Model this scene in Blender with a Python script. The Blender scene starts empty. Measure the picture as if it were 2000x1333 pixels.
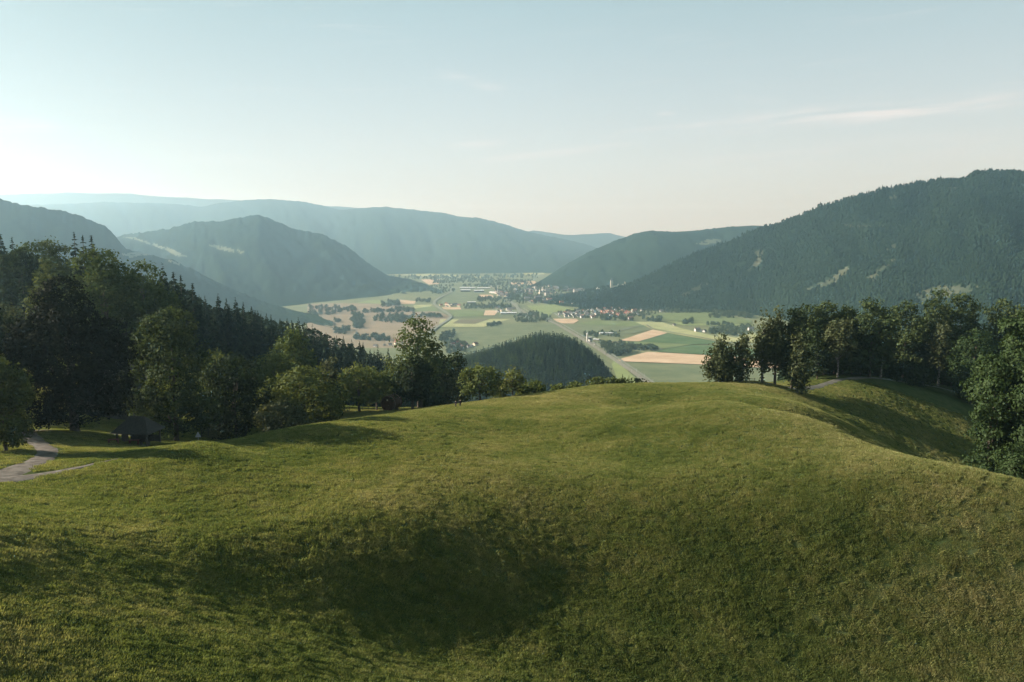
import bpy, math, random
import numpy as np
from mathutils import Vector, Matrix

R = math.radians
rnd = random.Random(7)
rng = np.random.default_rng(11)
scene = bpy.context.scene
COL = scene.collection

# ------------------------------------------------------------------ camera
F = 1540.0                       # focal length in pixels of a 2000 px wide frame
HOR = 470.0                      # height of the true horizon in that frame
TH = math.atan((666.5 - HOR) / F)
cam_d = bpy.data.cameras.new('camera')
cam = bpy.data.objects.new('camera', cam_d)
COL.objects.link(cam)
cam_d.sensor_width = 36.0
cam_d.lens = 36.0 * F / 2000.0
cam_d.clip_start = 0.5
cam_d.clip_end = 60000
cam.location = (0, 0, 0)
cam.rotation_euler = (R(90) - TH, 0, 0)
scene.camera = cam

# ------------------------------------------------------------------ sky, sun, exposure
SUN_AZ = R(-86)                  # from the view direction, negative is to the left
SUN_EL = R(25.5)
SKY_STRENGTH = 0.06
SUN_STRENGTH = 5.0
EXPOSURE = 1.6
HAZE_DENSITY = 1.0e-4
HAZE_COLOR = (0.52, 0.81, 0.98)
HAZE_ANISO = 0.66

world = bpy.data.worlds.new('World')
scene.world = world
world.use_nodes = True
nt = world.node_tree
nt.nodes.clear()
N = lambda t: nt.nodes.new(t)
L = lambda a, b: nt.links.new(a, b)
out = N('ShaderNodeOutputWorld'); bg = N('ShaderNodeBackground')
sky = N('ShaderNodeTexSky'); sky.sky_type = 'NISHITA'; sky.sun_disc = False
sky.sun_elevation = SUN_EL; sky.sun_rotation = SUN_AZ
sky.altitude = 900; sky.air_density = 1.0; sky.dust_density = 0.6; sky.ozone_density = 1.0
# thin cirrus: a band of stretched noise high in the sky, by direction only
tc = N('ShaderNodeTexCoord')
sep = N('ShaderNodeSeparateXYZ'); L(tc.outputs['Generated'], sep.inputs[0])
def M(op, a, b=None, c=None, clamp=False):
    m = N('ShaderNodeMath'); m.operation = op; m.use_clamp = clamp
    for i, v in enumerate((a, b, c)):
        if v is None: continue
        if isinstance(v, (int, float)): m.inputs[i].default_value = v
        else: L(v, m.inputs[i])
    return m.outputs[0]
az = M('ARCTAN2', sep.outputs['X'], sep.outputs['Y'])
el = M('ARCSINE', sep.outputs['Z'])
cmb = N('ShaderNodeCombineXYZ')
L(M('ADD', M('MULTIPLY', az, 7.0), M('MULTIPLY', el, -14.0)), cmb.inputs[0])
L(M('ADD', M('MULTIPLY', el, 95.0), M('MULTIPLY', az, -4.0)), cmb.inputs[1])
nz = N('ShaderNodeTexNoise'); nz.inputs['Scale'].default_value = 1.0; nz.inputs['Detail'].default_value = 7
nz.inputs['Roughness'].default_value = 0.62; nz.inputs['Distortion'].default_value = 0.6
L(cmb.outputs[0], nz.inputs['Vector'])
nz2 = N('ShaderNodeTexNoise'); nz2.inputs['Scale'].default_value = 0.22; nz2.inputs['Detail'].default_value = 3
L(cmb.outputs[0], nz2.inputs['Vector'])
def rng01(v, a, b):
    r_ = N('ShaderNodeMapRange'); r_.interpolation_type = 'SMOOTHSTEP'
    L(v, r_.inputs[0]); r_.inputs[1].default_value = a; r_.inputs[2].default_value = b
    return r_.outputs[0]
def bump(v, c, w):
    return M('SUBTRACT', 1.0, rng01(M('ABSOLUTE', M('SUBTRACT', v, c)), w * 0.15, w))
def streak(a0, da, e0, de, slope, amp):
    e_ = M('SUBTRACT', el, M('MULTIPLY', M('SUBTRACT', az, a0), slope))
    return M('MULTIPLY', M('MULTIPLY', bump(az, a0, da), bump(e_, e0, de)), amp)
def px_dir(px, py):
    xc, yc = (px - 1000) / F, (666.5 - py) / F
    X, Y, Z = xc, math.cos(TH) + yc * math.sin(TH), yc * math.cos(TH) - math.sin(TH)
    return math.atan2(X, Y), math.asin(Z / math.sqrt(X*X + Y*Y + Z*Z))
marks = None
for (px, py, w, h, s, a_) in ((1640, 224, 330, 28, .05, .24), (1850, 212, 190, 24, .05, .2), (930, 284, 75, 11, .05, .28), (1240, 258, 85, 8, .12, .22),
                              (920, 160, 80, 14, -.22, .16), (1345, 246, 50, 7, .05, .22), (1100, 297, 240, 10, .10, .2),
                              (1480, 196, 60, 10, -.1, .16), (420, 310, 180, 14, -.04, .12), (1700, 300, 400, 40, .02, .12), (30, 240, 80, 12, 0, .2), (1300, 222, 26, 6, 0, .2)):
    a0, e0 = px_dir(px, py)
    v = streak(a0, w / F, e0, h / F, s, a_ * 2.8)
    marks = v if marks is None else M('ADD', marks, v)
mask = M('MULTIPLY', rng01(nz.outputs['Fac'], .34, .72), marks)
thin = M('MULTIPLY', M('MULTIPLY', rng01(nz.outputs['Fac'], .5, .8), rng01(nz2.outputs['Fac'], .40, .7)), .34)
mask = M('ADD', mask, thin, clamp=True)
hs = N('ShaderNodeHueSaturation'); hs.inputs['Saturation'].default_value = 1.15; hs.inputs['Value'].default_value = 2.2
gm_ = N('ShaderNodeGamma'); gm_.inputs[1].default_value = .30; L(sky.outputs[0], gm_.inputs[0]); L(gm_.outputs[0], hs.inputs['Color'])
tint = N('ShaderNodeMix'); tint.data_type = 'RGBA'; tint.blend_type = 'MULTIPLY'; tint.inputs[0].default_value = 1.0
L(hs.outputs[0], tint.inputs[6]); 
wr = N('ShaderNodeMix'); wr.data_type = 'RGBA'; wr.inputs[6].default_value = (1.28, 1.26, 1.20, 1); wr.inputs[7].default_value = (0.74, 1.0, 0.93, 1)
L(rng01(el, .06, .46), wr.inputs[0]); 
# the side of the sky nearer the sun, toned down a little
sd = N('ShaderNodeMix'); sd.data_type = 'RGBA'; sd.blend_type = 'MULTIPLY'; sd.inputs[0].default_value = 1.0
sc_ = N('ShaderNodeMix'); sc_.data_type = 'RGBA'; sc_.inputs[6].default_value = (.70, .66, .62, 1); sc_.inputs[7].default_value = (1, 1, 1, 1)
L(rng01(az, -.85, .05), sc_.inputs[0]); L(wr.outputs[2], sd.inputs[6]); L(sc_.outputs[2], sd.inputs[7]); L(sd.outputs[2], tint.inputs[7])
mx = N('ShaderNodeMix'); mx.data_type = 'RGBA'
L(mask, mx.inputs[0]); L(tint.outputs[2], mx.inputs[6]); mx.inputs[7].default_value = (5.2, 5.1, 5.0, 1)
L(mx.outputs[2], bg.inputs[0]); bg.inputs[1].default_value = SKY_STRENGTH
L(bg.outputs[0], out.inputs[0])

sun_d = bpy.data.lights.new('sun', 'SUN')
sun = bpy.data.objects.new('sun', sun_d); COL.objects.link(sun)
sun_d.energy = SUN_STRENGTH; sun_d.angle = R(0.5); sun_d.color = (1.0, 0.93, 0.83)
to_sun = Vector((math.sin(SUN_AZ) * math.cos(SUN_EL), math.cos(SUN_AZ) * math.cos(SUN_EL), math.sin(SUN_EL)))
sun.rotation_euler = to_sun.to_track_quat('Z', 'Y').to_euler()
sun.location = to_sun * 400

vs = scene.view_settings
vs.view_transform = 'Standard'; vs.look = 'None'; vs.exposure = EXPOSURE; vs.gamma = 1; vs.use_curve_mapping = False
scene.render.engine = 'CYCLES'
cy = scene.cycles
cy.max_bounces = 6; cy.diffuse_bounces = 3; cy.glossy_bounces = 2; cy.transmission_bounces = 3
cy.volume_bounces = 1; cy.transparent_max_bounces = 8
cy.use_denoising = True
cy.sample_clamp_indirect = 6

# ------------------------------------------------------------------ helpers
def ray(px, py):
    xc, yc = (np.asarray(px, float) - 1000) / F, (666.5 - np.asarray(py, float)) / F
    Y = math.cos(TH) + yc * math.sin(TH); Z = yc * math.cos(TH) - math.sin(TH)
    return xc / Y, Z / Y
def P(px, py, D):
    """the point of the place seen at pixel (px, py) of the 2000 px frame, D metres ahead"""
    x, z = ray(px, py); return np.array([x * D, D, z * D])
def pix(x, y, z):
    fw = y * math.cos(TH) - z * math.sin(TH); up = y * math.sin(TH) + z * math.cos(TH)
    return 1000 + F * x / fw, 666.5 - F * up / fw
VAL = -270.0
def on_valley(px, py, z=VAL):
    x, zz = ray(px, py); D = z / zz; return np.array([x * D, D, np.full_like(np.asarray(D, float), z) if np.ndim(D) else z])

def hash2(ix, iy, seed):
    n = (ix.astype(np.int64) * 374761393 + iy.astype(np.int64) * 668265263 + seed * 1442695041) & 0xffffffff
    n = ((n ^ (n >> 13)) * 1274126177) & 0xffffffff
    return ((n ^ (n >> 16)) & 0xffff) / 65535.0
def vnoise(x, y, seed=0):
    x, y = np.broadcast_arrays(np.asarray(x, float), np.asarray(y, float))
    x0, y0 = np.floor(x), np.floor(y); fx, fy = x - x0, y - y0
    fx, fy = fx * fx * (3 - 2 * fx), fy * fy * (3 - 2 * fy)
    a = hash2(x0, y0, seed); b = hash2(x0 + 1, y0, seed); c = hash2(x0, y0 + 1, seed); d = hash2(x0 + 1, y0 + 1, seed)
    return (a + (b - a) * fx) * (1 - fy) + (c + (d - c) * fx) * fy - .5
def fbm(x, y, seed=0, oct=4):
    s, a = 0, 1.0
    for i in range(oct):
        s = s + a * vnoise(np.asarray(x) * 2 ** i, np.asarray(y) * 2 ** i, seed + i * 17); a *= .5
    return s
def sstep(a, b, x):
    t = np.clip((np.asarray(x, float) - a) / (b - a), 0, 1); return t * t * (3 - 2 * t)
def in_poly(px, py, poly):
    px, py = np.asarray(px, float), np.asarray(py, float); r = np.zeros(px.shape, bool); n = len(poly)
    for i in range(n):
        x1, y1 = poly[i]; x2, y2 = poly[(i + 1) % n]
        c = ((y1 > py) != (y2 > py)) & (px < (x2 - x1) * (py - y1) / (y2 - y1 + 1e-12) + x1)
        r ^= c
    return r

def mesh_np(name, verts, quads=None, tris=None, smooth=False, midx=None):
    me = bpy.data.meshes.new(name)
    verts = np.asarray(verts, np.float32).reshape(-1, 3)
    nq = 0 if quads is None else len(quads); ntr = 0 if tris is None else len(tris)
    me.vertices.add(len(verts)); me.vertices.foreach_set('co', verts.ravel())
    me.loops.add(nq * 4 + ntr * 3); me.polygons.add(nq + ntr)
    li = []; 
    if nq: li.append(np.asarray(quads, np.int32).ravel())
    if ntr: li.append(np.asarray(tris, np.int32).ravel())
    me.loops.foreach_set('vertex_index', np.concatenate(li))
    st = np.concatenate([np.arange(nq) * 4, nq * 4 + np.arange(ntr) * 3]).astype(np.int32)
    me.polygons.foreach_set('loop_start', st)
    if smooth: me.polygons.foreach_set('use_smooth', np.ones(nq + ntr, bool))
    if midx is not None: me.polygons.foreach_set('material_index', np.asarray(midx, np.int32))
    me.update(calc_edges=True)
    return me
def grid_quads(nr, nc):
    a = np.arange(nr * nc).reshape(nr, nc)
    return np.stack([a[:-1, :-1], a[:-1, 1:], a[1:, 1:], a[1:, :-1]], -1).reshape(-1, 4)

def obj(name, me, mats=None, parent=None, loc=None):
    o = bpy.data.objects.new(name, me); COL.objects.link(o)
    if mats is not None:
        for m in (mats if isinstance(mats, (list, tuple)) else [mats]):
            if len(me.materials) < (len(mats) if isinstance(mats, (list, tuple)) else 1): me.materials.append(m)
    if parent is not None: o.parent = parent
    if loc is not None: o.location = loc
    return o
def tag(o, label=None, cat=None, group=None, kind=None):
    if label: o['label'] = label
    if cat: o['category'] = cat
    if group: o['group'] = group
    if kind: o['kind'] = kind
    return o
def empty(name, loc, rz=0, label=None, cat=None, group=None):
    o = bpy.data.objects.new(name, None); COL.objects.link(o)
    o.location = loc; o.rotation_euler = (0, 0, rz); o.empty_display_size = .3
    return tag(o, label, cat, group)
def copy_thing(root, loc, rz, sc, label=None, group=None):
    c = root.copy(); COL.objects.link(c); c.location = loc; c.rotation_euler = (0, 0, rz); c.scale = sc
    if label: c['label'] = label
    if group: c['group'] = group
    for ch in root.children:
        d = ch.copy(); COL.objects.link(d); d.parent = c
        for g in ch.children:
            e = g.copy(); COL.objects.link(e); e.parent = d
    return c

class MB:
    """collects simple shapes into one mesh"""
    def __init__(s): s.v = []; s.f = []; s.m = []
    def add(s, v, f, m=0):
        b = len(s.v); s.v += [tuple(map(float, p)) for p in v]; s.f += [tuple(i + b for i in q) for q in f]; s.m += [m] * len(f)
    def box(s, c, d, rz=0, m=0):
        cx, cy_, cz = c; dx, dy, dz = d[0] / 2, d[1] / 2, d[2] / 2; ca, sa = math.cos(rz), math.sin(rz)
        v = [(cx + x * dx * ca - y * dy * sa, cy_ + x * dx * sa + y * dy * ca, cz + z * dz) for z in (-1, 1) for (x, y) in ((-1, -1), (1, -1), (1, 1), (-1, 1))]
        s.add(v, [(3, 2, 1, 0), (4, 5, 6, 7), (0, 1, 5, 4), (1, 2, 6, 5), (2, 3, 7, 6), (3, 0, 4, 7)], m)
    def tube(s, pts, rad, n=7, m=0, cap=True):
        pts = [Vector(p) for p in pts]; rad = rad if isinstance(rad, (list, tuple)) else [rad] * len(pts)
        v = []
        for i, p in enumerate(pts):
            d = (pts[min(i + 1, len(pts) - 1)] - pts[max(i - 1, 0)]).normalized()
            a = d.orthogonal().normalized() if i == 0 else (a - d * a.dot(d)).normalized()
            b = d.cross(a)
            for k in range(n):
                t = 2 * math.pi * k / n; q = p + (a * math.cos(t) + b * math.sin(t)) * rad[i]; v.append(q)
        f = [(i * n + k, i * n + (k + 1) % n, (i + 1) * n + (k + 1) % n, (i + 1) * n + k) for i in range(len(pts) - 1) for k in range(n)]
        if cap: f += [tuple(range(n - 1, -1, -1)), tuple((len(pts) - 1) * n + k for k in range(n))]
        s.add(v, f, m)
    def prism(s, poly, y0, y1, m=0):
        """polygon in x,z extruded along y"""
        n = len(poly); v = [(x, y0, z) for x, z in poly] + [(x, y1, z) for x, z in poly]
        s.add(v, [tuple(range(n)), tuple(range(2 * n - 1, n - 1, -1))] + [(i, i + n, (i + 1) % n + n, (i + 1) % n) for i in range(n)], m)
    def build(s, name, mats, parent=None, loc=None, smooth=False):
        me = bpy.data.meshes.new(name); me.from_pydata(s.v, [], s.f)
        for m in (mats if isinstance(mats, (list, tuple)) else [mats]): me.materials.append(m)
        me.polygons.foreach_set('material_index', s.m)
        if smooth: me.polygons.foreach_set('use_smooth', [True] * len(s.f))
        me.update()
        o = bpy.data.objects.new(name, me); COL.objects.link(o)
        if parent is not None: o.parent = parent
        if loc is not None: o.location = loc
        return o

# ------------------------------------------------------------------ materials
def new_mat(name):
    m = bpy.data.materials.new(name); m.use_nodes = True; m.node_tree.nodes.clear(); return m
class NG:
    def __init__(s, m): s.t = m.node_tree
    def n(s, t, **k):
        x = s.t.nodes.new(t)
        for a, b in k.items(): setattr(x, a, b)
        return x
    def l(s, a, b): s.t.links.new(a, b)
    def noise(s, vec, scale, detail=3, rough=.5):
        x = s.n('ShaderNodeTexNoise'); x.inputs['Scale'].default_value = scale; x.inputs['Detail'].default_value = detail; x.inputs['Roughness'].default_value = rough
        if vec is not None: s.l(vec, x.inputs['Vector'])
        return x.outputs['Fac']
    def ramp(s, v, stops):
        x = s.n('ShaderNodeValToRGB'); e = x.color_ramp.elements
        while len(e) < len(stops): e.new(.5)
        for i, (p, c) in enumerate(stops): e[i].position = p; e[i].color = (*c, 1)
        s.l(v, x.inputs[0]); return x.outputs[0]
    def mix(s, f, a, b, mode='MIX'):
        x = s.n('ShaderNodeMix', data_type='RGBA', blend_type=mode)
        for i, v in ((0, f), (6, a), (7, b)):
            if isinstance(v, (int, float)): x.inputs[i].default_value = v
            elif isinstance(v, tuple): x.inputs[i].default_value = (*v, 1)
            else: s.l(v, x.inputs[i])
        return x.outputs[2]
    def math(s, op, a, b=0.0):
        x = s.n('ShaderNodeMath', operation=op)
        for i, v in enumerate((a, b)):
            if isinstance(v, (int, float)): x.inputs[i].default_value = v
            else: s.l(v, x.inputs[i])
        return x.outputs[0]
def surf_mat(name, stops, scale=.5, rough=.85, detail=4, spec=.2, bump=0, bscale=8):
    m = new_mat(name); g = NG(m); geo = g.n('ShaderNodeNewGeometry')
    c = g.ramp(g.noise(geo.outputs['Position'], scale, detail, .6), stops)
    b = g.n('ShaderNodeBsdfPrincipled'); g.l(c, b.inputs['Base Color']); b.inputs['Roughness'].default_value = rough
    b.inputs['Specular IOR Level'].default_value = spec
    if bump:
        bp = g.n('ShaderNodeBump'); bp.inputs['Distance'].default_value = bump; g.l(g.noise(geo.outputs['Position'], bscale, 4), bp.inputs['Height']); g.l(bp.outputs[0], b.inputs['Normal'])
    o = g.n('ShaderNodeOutputMaterial'); g.l(b.outputs[0], o.inputs[0]); return m
def leaf_mat(name, dark, light, transl=.3, nscale=.35, gloss=.005, warm=None):
    m = new_mat(name); g = NG(m); geo = g.n('ShaderNodeNewGeometry'); oi = g.n('ShaderNodeObjectInfo')
    v = g.math('ADD', g.math('MULTIPLY', geo.outputs['Random Per Island'], .45), g.math('MULTIPLY', g.noise(geo.outputs['Position'], nscale, 2), .55))
    v = g.math('ADD', v, g.math('MULTIPLY', g.math('SUBTRACT', oi.outputs['Random'], .5), .25))
    st = [(.2, dark), (.8, light)]
    if warm: st = [(.15, dark), (.65, light), (.95, warm)]
    c = g.ramp(v, st)
    d = g.n('ShaderNodeBsdfDiffuse'); t = g.n('ShaderNodeBsdfTranslucent'); g.l(c, d.inputs[0])
    g.l(g.mix(1.0, c, (1.25, 1.15, .55), 'MULTIPLY'), t.inputs[0])
    ms = g.n('ShaderNodeMixShader'); ms.inputs[0].default_value = transl; g.l(d.outputs[0], ms.inputs[1]); g.l(t.outputs[0], ms.inputs[2])
    gl = g.n('ShaderNodeBsdfGlossy'); gl.inputs['Roughness'].default_value = .6; gl.inputs[0].default_value = (.9, .95, 1, 1)
    m2 = g.n('ShaderNodeMixShader'); m2.inputs[0].default_value = gloss; g.l(ms.outputs[0], m2.inputs[1]); g.l(gl.outputs[0], m2.inputs[2])
    o = g.n('ShaderNodeOutputMaterial'); g.l(m2.outputs[0], o.inputs[0]); return m

LEAF = {
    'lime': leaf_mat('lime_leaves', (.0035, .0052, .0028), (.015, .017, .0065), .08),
    'chestnut': leaf_mat('chestnut_leaves', (.020, .032, .012), (.062, .082, .030)),
    'ash': leaf_mat('ash_leaves', (.029, .048, .015), (.074, .098, .034)),
    'olive': leaf_mat('yellowish_leaves', (.032, .046, .012), (.080, .096, .027)),
    'grey': leaf_mat('grey_green_leaves', (.032, .042, .020), (.080, .088, .044)),
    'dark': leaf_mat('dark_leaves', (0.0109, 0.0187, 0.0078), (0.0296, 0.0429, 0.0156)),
    'bright': leaf_mat('bright_leaves', (.050, .070, .015), (.120, .140, .040), .35),
    'birch': leaf_mat('birch_leaves', (.028, .038, .016), (.066, .078, .034), warm=(.080, .086, .038)),
    'orchard': leaf_mat('orchard_leaves', (.046, .066, .018), (.105, .125, .040), warm=(.14, .125, .05)),
    'oak': leaf_mat('oak_leaves', (0.0187, 0.0343, 0.0109), (0.0452, 0.0686, 0.0218)),
    'spruce': leaf_mat('spruce_needles', (.007, .015, .008), (.026, .040, .019), .12, .3),
    'larch': leaf_mat('larch_needles', (.022, .036, .012), (.056, .072, .024), .2, .3),
    'field': leaf_mat('field_tree_leaves', (.022, .036, .018), (.062, .082, .040), .1, .05),
}
BARK = surf_mat('bark', [(.3, (.035, .028, .020)), (.7, (.085, .070, .052))], 3, bump=.03)
BIRCH_BARK = surf_mat('birch_bark', [(.40, (.05, .045, .04)), (.52, (.16, .15, .135)), (.8, (.24, .225, .20))], 2.2)

def wood_mat(name, dark, light, scale, clear=None):
    """distant wooded hillside: tree crowns seen as a fine mottle"""
    m = new_mat(name); g = NG(m); geo = g.n('ShaderNodeNewGeometry')
    v = g.math('ADD', g.math('MULTIPLY', g.noise(geo.outputs['Position'], scale, 3), .6), g.math('MULTIPLY', g.noise(geo.outputs['Position'], scale * .06, 3), .5))
    c = g.ramp(v, [(.35, dark), (.75, light)])
    b = g.n('ShaderNodeBsdfDiffuse'); g.l(c, b.inputs[0])
    o = g.n('ShaderNodeOutputMaterial'); g.l(b.outputs[0], o.inputs[0]); return m
def canopy_mat(name, dark, light):
    m = new_mat(name); g = NG(m); geo = g.n('ShaderNodeNewGeometry')
    v = g.math('ADD', g.math('MULTIPLY', geo.outputs['Random Per Island'], .45), g.math('MULTIPLY', g.math('SUBTRACT', g.noise(geo.outputs['Position'], .0045, 4), .28), 1.3))
    c = g.ramp(v, [(.2, dark), (.95, light)])
    b = g.n('ShaderNodeBsdfDiffuse'); g.l(c, b.inputs[0])
    o = g.n('ShaderNodeOutputMaterial'); g.l(b.outputs[0], o.inputs[0]); return m
HILL_WOOD = wood_mat('wooded_slope', (.005, .011, .007), (.014, .024, .012), .05)
CANOPY = canopy_mat('wood_canopy', (.005, .011, .008), (.014, .024, .012))
CLEARING = surf_mat('hill_clearing', [(.35, (.020, .030, .015)), (.7, (.048, .050, .028))], .02)
HAYMEADOW = surf_mat('hill_meadow', [(.35, (.055, .068, .032)), (.7, (.092, .10, .050))], .01)

def grass_color(g, pos):
    big = g.noise(pos, .018, 3, .55); mid = g.noise(pos, .11, 3, .6)
    v = g.math('ADD', g.math('ADD', g.math('MULTIPLY', big, .62), g.math('MULTIPLY', mid, .45)), g.math('MULTIPLY', g.math('SUBTRACT', g.noise(pos, .6, 2, .5), .5), .34))
    return g.ramp(v, [(.30, (.060, .090, .033)), (.47, (.126, .150, .058)), (.60, (.192, .196, .092)), (.75, (.275, .254, .146))])
MEADOW = new_mat('meadow_ground'); g = NG(MEADOW); geo = g.n('ShaderNodeNewGeometry')
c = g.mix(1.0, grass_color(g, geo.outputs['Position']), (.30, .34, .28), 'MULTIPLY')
b = g.n('ShaderNodeBsdfDiffuse'); g.l(c, b.inputs[0]); o = g.n('ShaderNodeOutputMaterial'); g.l(b.outputs[0], o.inputs[0])
BLADE = new_mat('grass_blades'); g = NG(BLADE); geo = g.n('ShaderNodeNewGeometry')
oi = g.n('ShaderNodeObjectInfo')
c = grass_color(g, geo.outputs['Position'])
var = g.ramp(geo.outputs['Random Per Island'], [(0, (.55, .62, .45)), (.6, (1.05, 1.05, .95)), (.9, (1.3, 1.22, 1.0)), (.98, (1.5, 1.35, 1.05)), (1, (3.0, 2.7, 2.2))])
c = g.mix(1.0, c, var, 'MULTIPLY')
d = g.n('ShaderNodeBsdfDiffuse'); t = g.n('ShaderNodeBsdfTranslucent'); g.l(c, d.inputs[0]); g.l(g.mix(1.0, c, (1.2, 1.15, .6), 'MULTIPLY'), t.inputs[0])
ms = g.n('ShaderNodeMixShader'); ms.inputs[0].default_value = .42; g.l(d.outputs[0], ms.inputs[1]); g.l(t.outputs[0], ms.inputs[2])
o = g.n('ShaderNodeOutputMaterial'); g.l(ms.outputs[0], o.inputs[0])

GRAVEL = surf_mat('gravel', [(.35, (.060, .050, .038)), (.7, (.15, .128, .105))], .9, detail=6, bump=.03, bscale=6)
LANE = surf_mat('lane_gravel', [(.3, (.055, .054, .044)), (.7, (.095, .092, .076))], .6)
def field_mat(name, a, b, s=.02): return surf_mat(name, [(.35, a), (.68, b)], s, detail=5, spec=0)
FIELD = {
    'valley': field_mat('valley_grass', (.092, .108, .056), (.142, .150, .080), .006),
    'green': field_mat('green_crop', (.090, .120, .052), (.125, .152, .070)),
    'deep': field_mat('deep_green_crop', (.052, .088, .040), (.080, .115, .055)),
    'grey': field_mat('grey_green_crop', (.085, .105, .058), (.125, .140, .080)),
    'wheat': field_mat('stubble', (.31, .23, .15), (.40, .305, .21)),
    'pink': field_mat('bare_soil', (.155, .128, .085), (.205, .165, .115), .008),
    'lime': field_mat('mown_meadow', (.13, .16, .066), (.17, .20, .085)),
    'brown': field_mat('brown_crop', (.10, .095, .06), (.13, .12, .08)),
    'pale': field_mat('pale_crop', (.19, .21, .10), (.27, .27, .14)),
}
ROAD = surf_mat('asphalt', [(.3, (.115, .125, .09)), (.7, (.155, .16, .12))], .3)
RAIL_BED = surf_mat('ballast', [(.3, (.12, .115, .085)), (.7, (.17, .16, .12))], .2)
STEEL = surf_mat('steel', [(.3, (.25, .25, .25)), (.7, (.35, .35, .34))], 2, .4)
WALLW = surf_mat('white_render', [(.3, (.34, .33, .30)), (.7, (.48, .46, .42))], .3)
WALLY = surf_mat('cream_render', [(.3, (.50, .43, .31)), (.7, (.62, .54, .40))], .3)
WALLP = surf_mat('salmon_render', [(.3, (.50, .27, .20)), (.7, (.60, .34, .25))], .3)
GREYR = surf_mat('grey_render', [(.3, (.22, .21, .19)), (.7, (.32, .31, .28))], .3)
TILE = surf_mat('roof_tiles', [(.3, (.12, .052, .038)), (.7, (.19, .085, .06))], .5)
SLATE = surf_mat('dark_roof', [(.3, (.055, .055, .058)), (.7, (.11, .105, .10))], .5)
METALR = surf_mat('metal_roof', [(.3, (.35, .38, .39)), (.7, (.50, .52, .52))], .2)
STONE = surf_mat('old_stone', [(.3, (.42, .37, .30)), (.7, (.60, .54, .44))], .3)
OLDWALL = surf_mat('old_plaster', [(.3, (.07, .062, .052)), (.7, (.13, .115, .095))], .6)
WOOD = surf_mat('brown_wood', [(.3, (.055, .028, .016)), (.7, (.11, .055, .030))], 3)
GREYWOOD = surf_mat('grey_wood', [(.3, (.04, .037, .032)), (.7, (.09, .082, .07))], 3)
SHINGLE = surf_mat('shingles', [(.3, (.018, .017, .015)), (.7, (.040, .036, .031))], 2.5)
GLASS = surf_mat('window_glass', [(.3, (.015, .018, .02)), (.7, (.03, .035, .04))], 1, .15, spec=.6)
WHITE = surf_mat('white_paint', [(.3, (.72, .72, .70)), (.7, (.80, .80, .78))], 3, .4)
REDM = surf_mat('red_paint', [(.3, (.09, .022, .016)), (.7, (.13, .032, .024))], 3, .5)
SKIN = surf_mat('skin', [(.3, (.42, .24, .17)), (.7, (.50, .30, .21))], 9, .5)
CLOTH1 = surf_mat('black_cloth', [(.3, (.010, .010, .012)), (.7, (.020, .020, .022))], 9)
CLOTH2 = surf_mat('charcoal_cloth', [(.3, (.014, .015, .020)), (.7, (.030, .030, .036))], 9)
HAIR = surf_mat('dark_hair', [(.3, (.010, .007, .005)), (.7, (.022, .015, .010))], 20)

# ------------------------------------------------------------------ the hill under the camera
CTRL = []                                     # (x, y, z) heights the ground passes through
def cp(px, py, D): CTRL.append(tuple(P(px, py, D)))
for a_ in ((0, 945, 92), (110, 928, 98), (200, 906, 104), (400, 866, 118), (600, 836, 136), (800, 807, 162), (900, 796, 179), (1000, 779, 192), (1100, 766, 205),
           (1200, 753, 220), (1300, 750, 228), (1400, 749, 233), (1480, 749, 234),
           (0, 1333, 49), (0, 1150, 63), (0, 1030, 77), (500, 1333, 53), (500, 1120, 75), (500, 960, 101), (500, 885, 122),
           (1000, 1333, 55), (1000, 1180, 70), (1000, 1050, 87), (1000, 950, 110), (1000, 850, 150), (1250, 900, 132), (1250, 800, 188),
           (1500, 1333, 56), (1500, 1150, 76), (1500, 1000, 100), (1500, 900, 127), (1480, 820, 170),
           (2000, 1333, 56), (2000, 1100, 81), (2000, 980, 103), (2250, 1333, 54), (2250, 1000, 98), (-250, 1333, 46), (-250, 1050, 68),
           (2000, 930, 115), (1900, 915, 122), (1760, 890, 134), (1640, 850, 152), (1540, 805, 182), (1500, 775, 208),
           # far bank of the hollow behind the right-hand ridge
           (1900, 905, 226), (1900, 875, 237), (1900, 848, 248), (1900, 800, 272), (1800, 868, 227), (1800, 830, 240), (1800, 802, 253), (1700, 806, 235), (1700, 778, 247), (1700, 758, 257), (1600, 780, 237), (1600, 766, 245), (1600, 753, 254), (1510, 751, 238), (1700, 739, 272), (1820, 758, 286), (2000, 880, 258), (1990, 820, 285), (2200, 940, 262),
           (1600, 738, 266), (1750, 738, 310), (2000, 770, 310),
           # the yard below on the left
           (155, 842, 136), (40, 842, 140), (60, 892, 108), (150, 893, 111), (250, 874, 121), (340, 880, 127), (-120, 880, 110), (-120, 940, 88), (300, 864, 140), (388, 868, 150), (500, 856, 170),
           (600, 840, 180), (690, 808, 205), (760, 803, 212), (806, 802, 214), (860, 796, 220), (940, 790, 226), (1000, 781, 234)):
    cp(*a_)
CTRL += [(72, 150, -45.5), (58, 172, -47.0), (95, 135, -47.5), (120, 175, -58), (145, 180, -66), (138, 208, -68), (112, 212, -60)]   # bottom of the hollow
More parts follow.
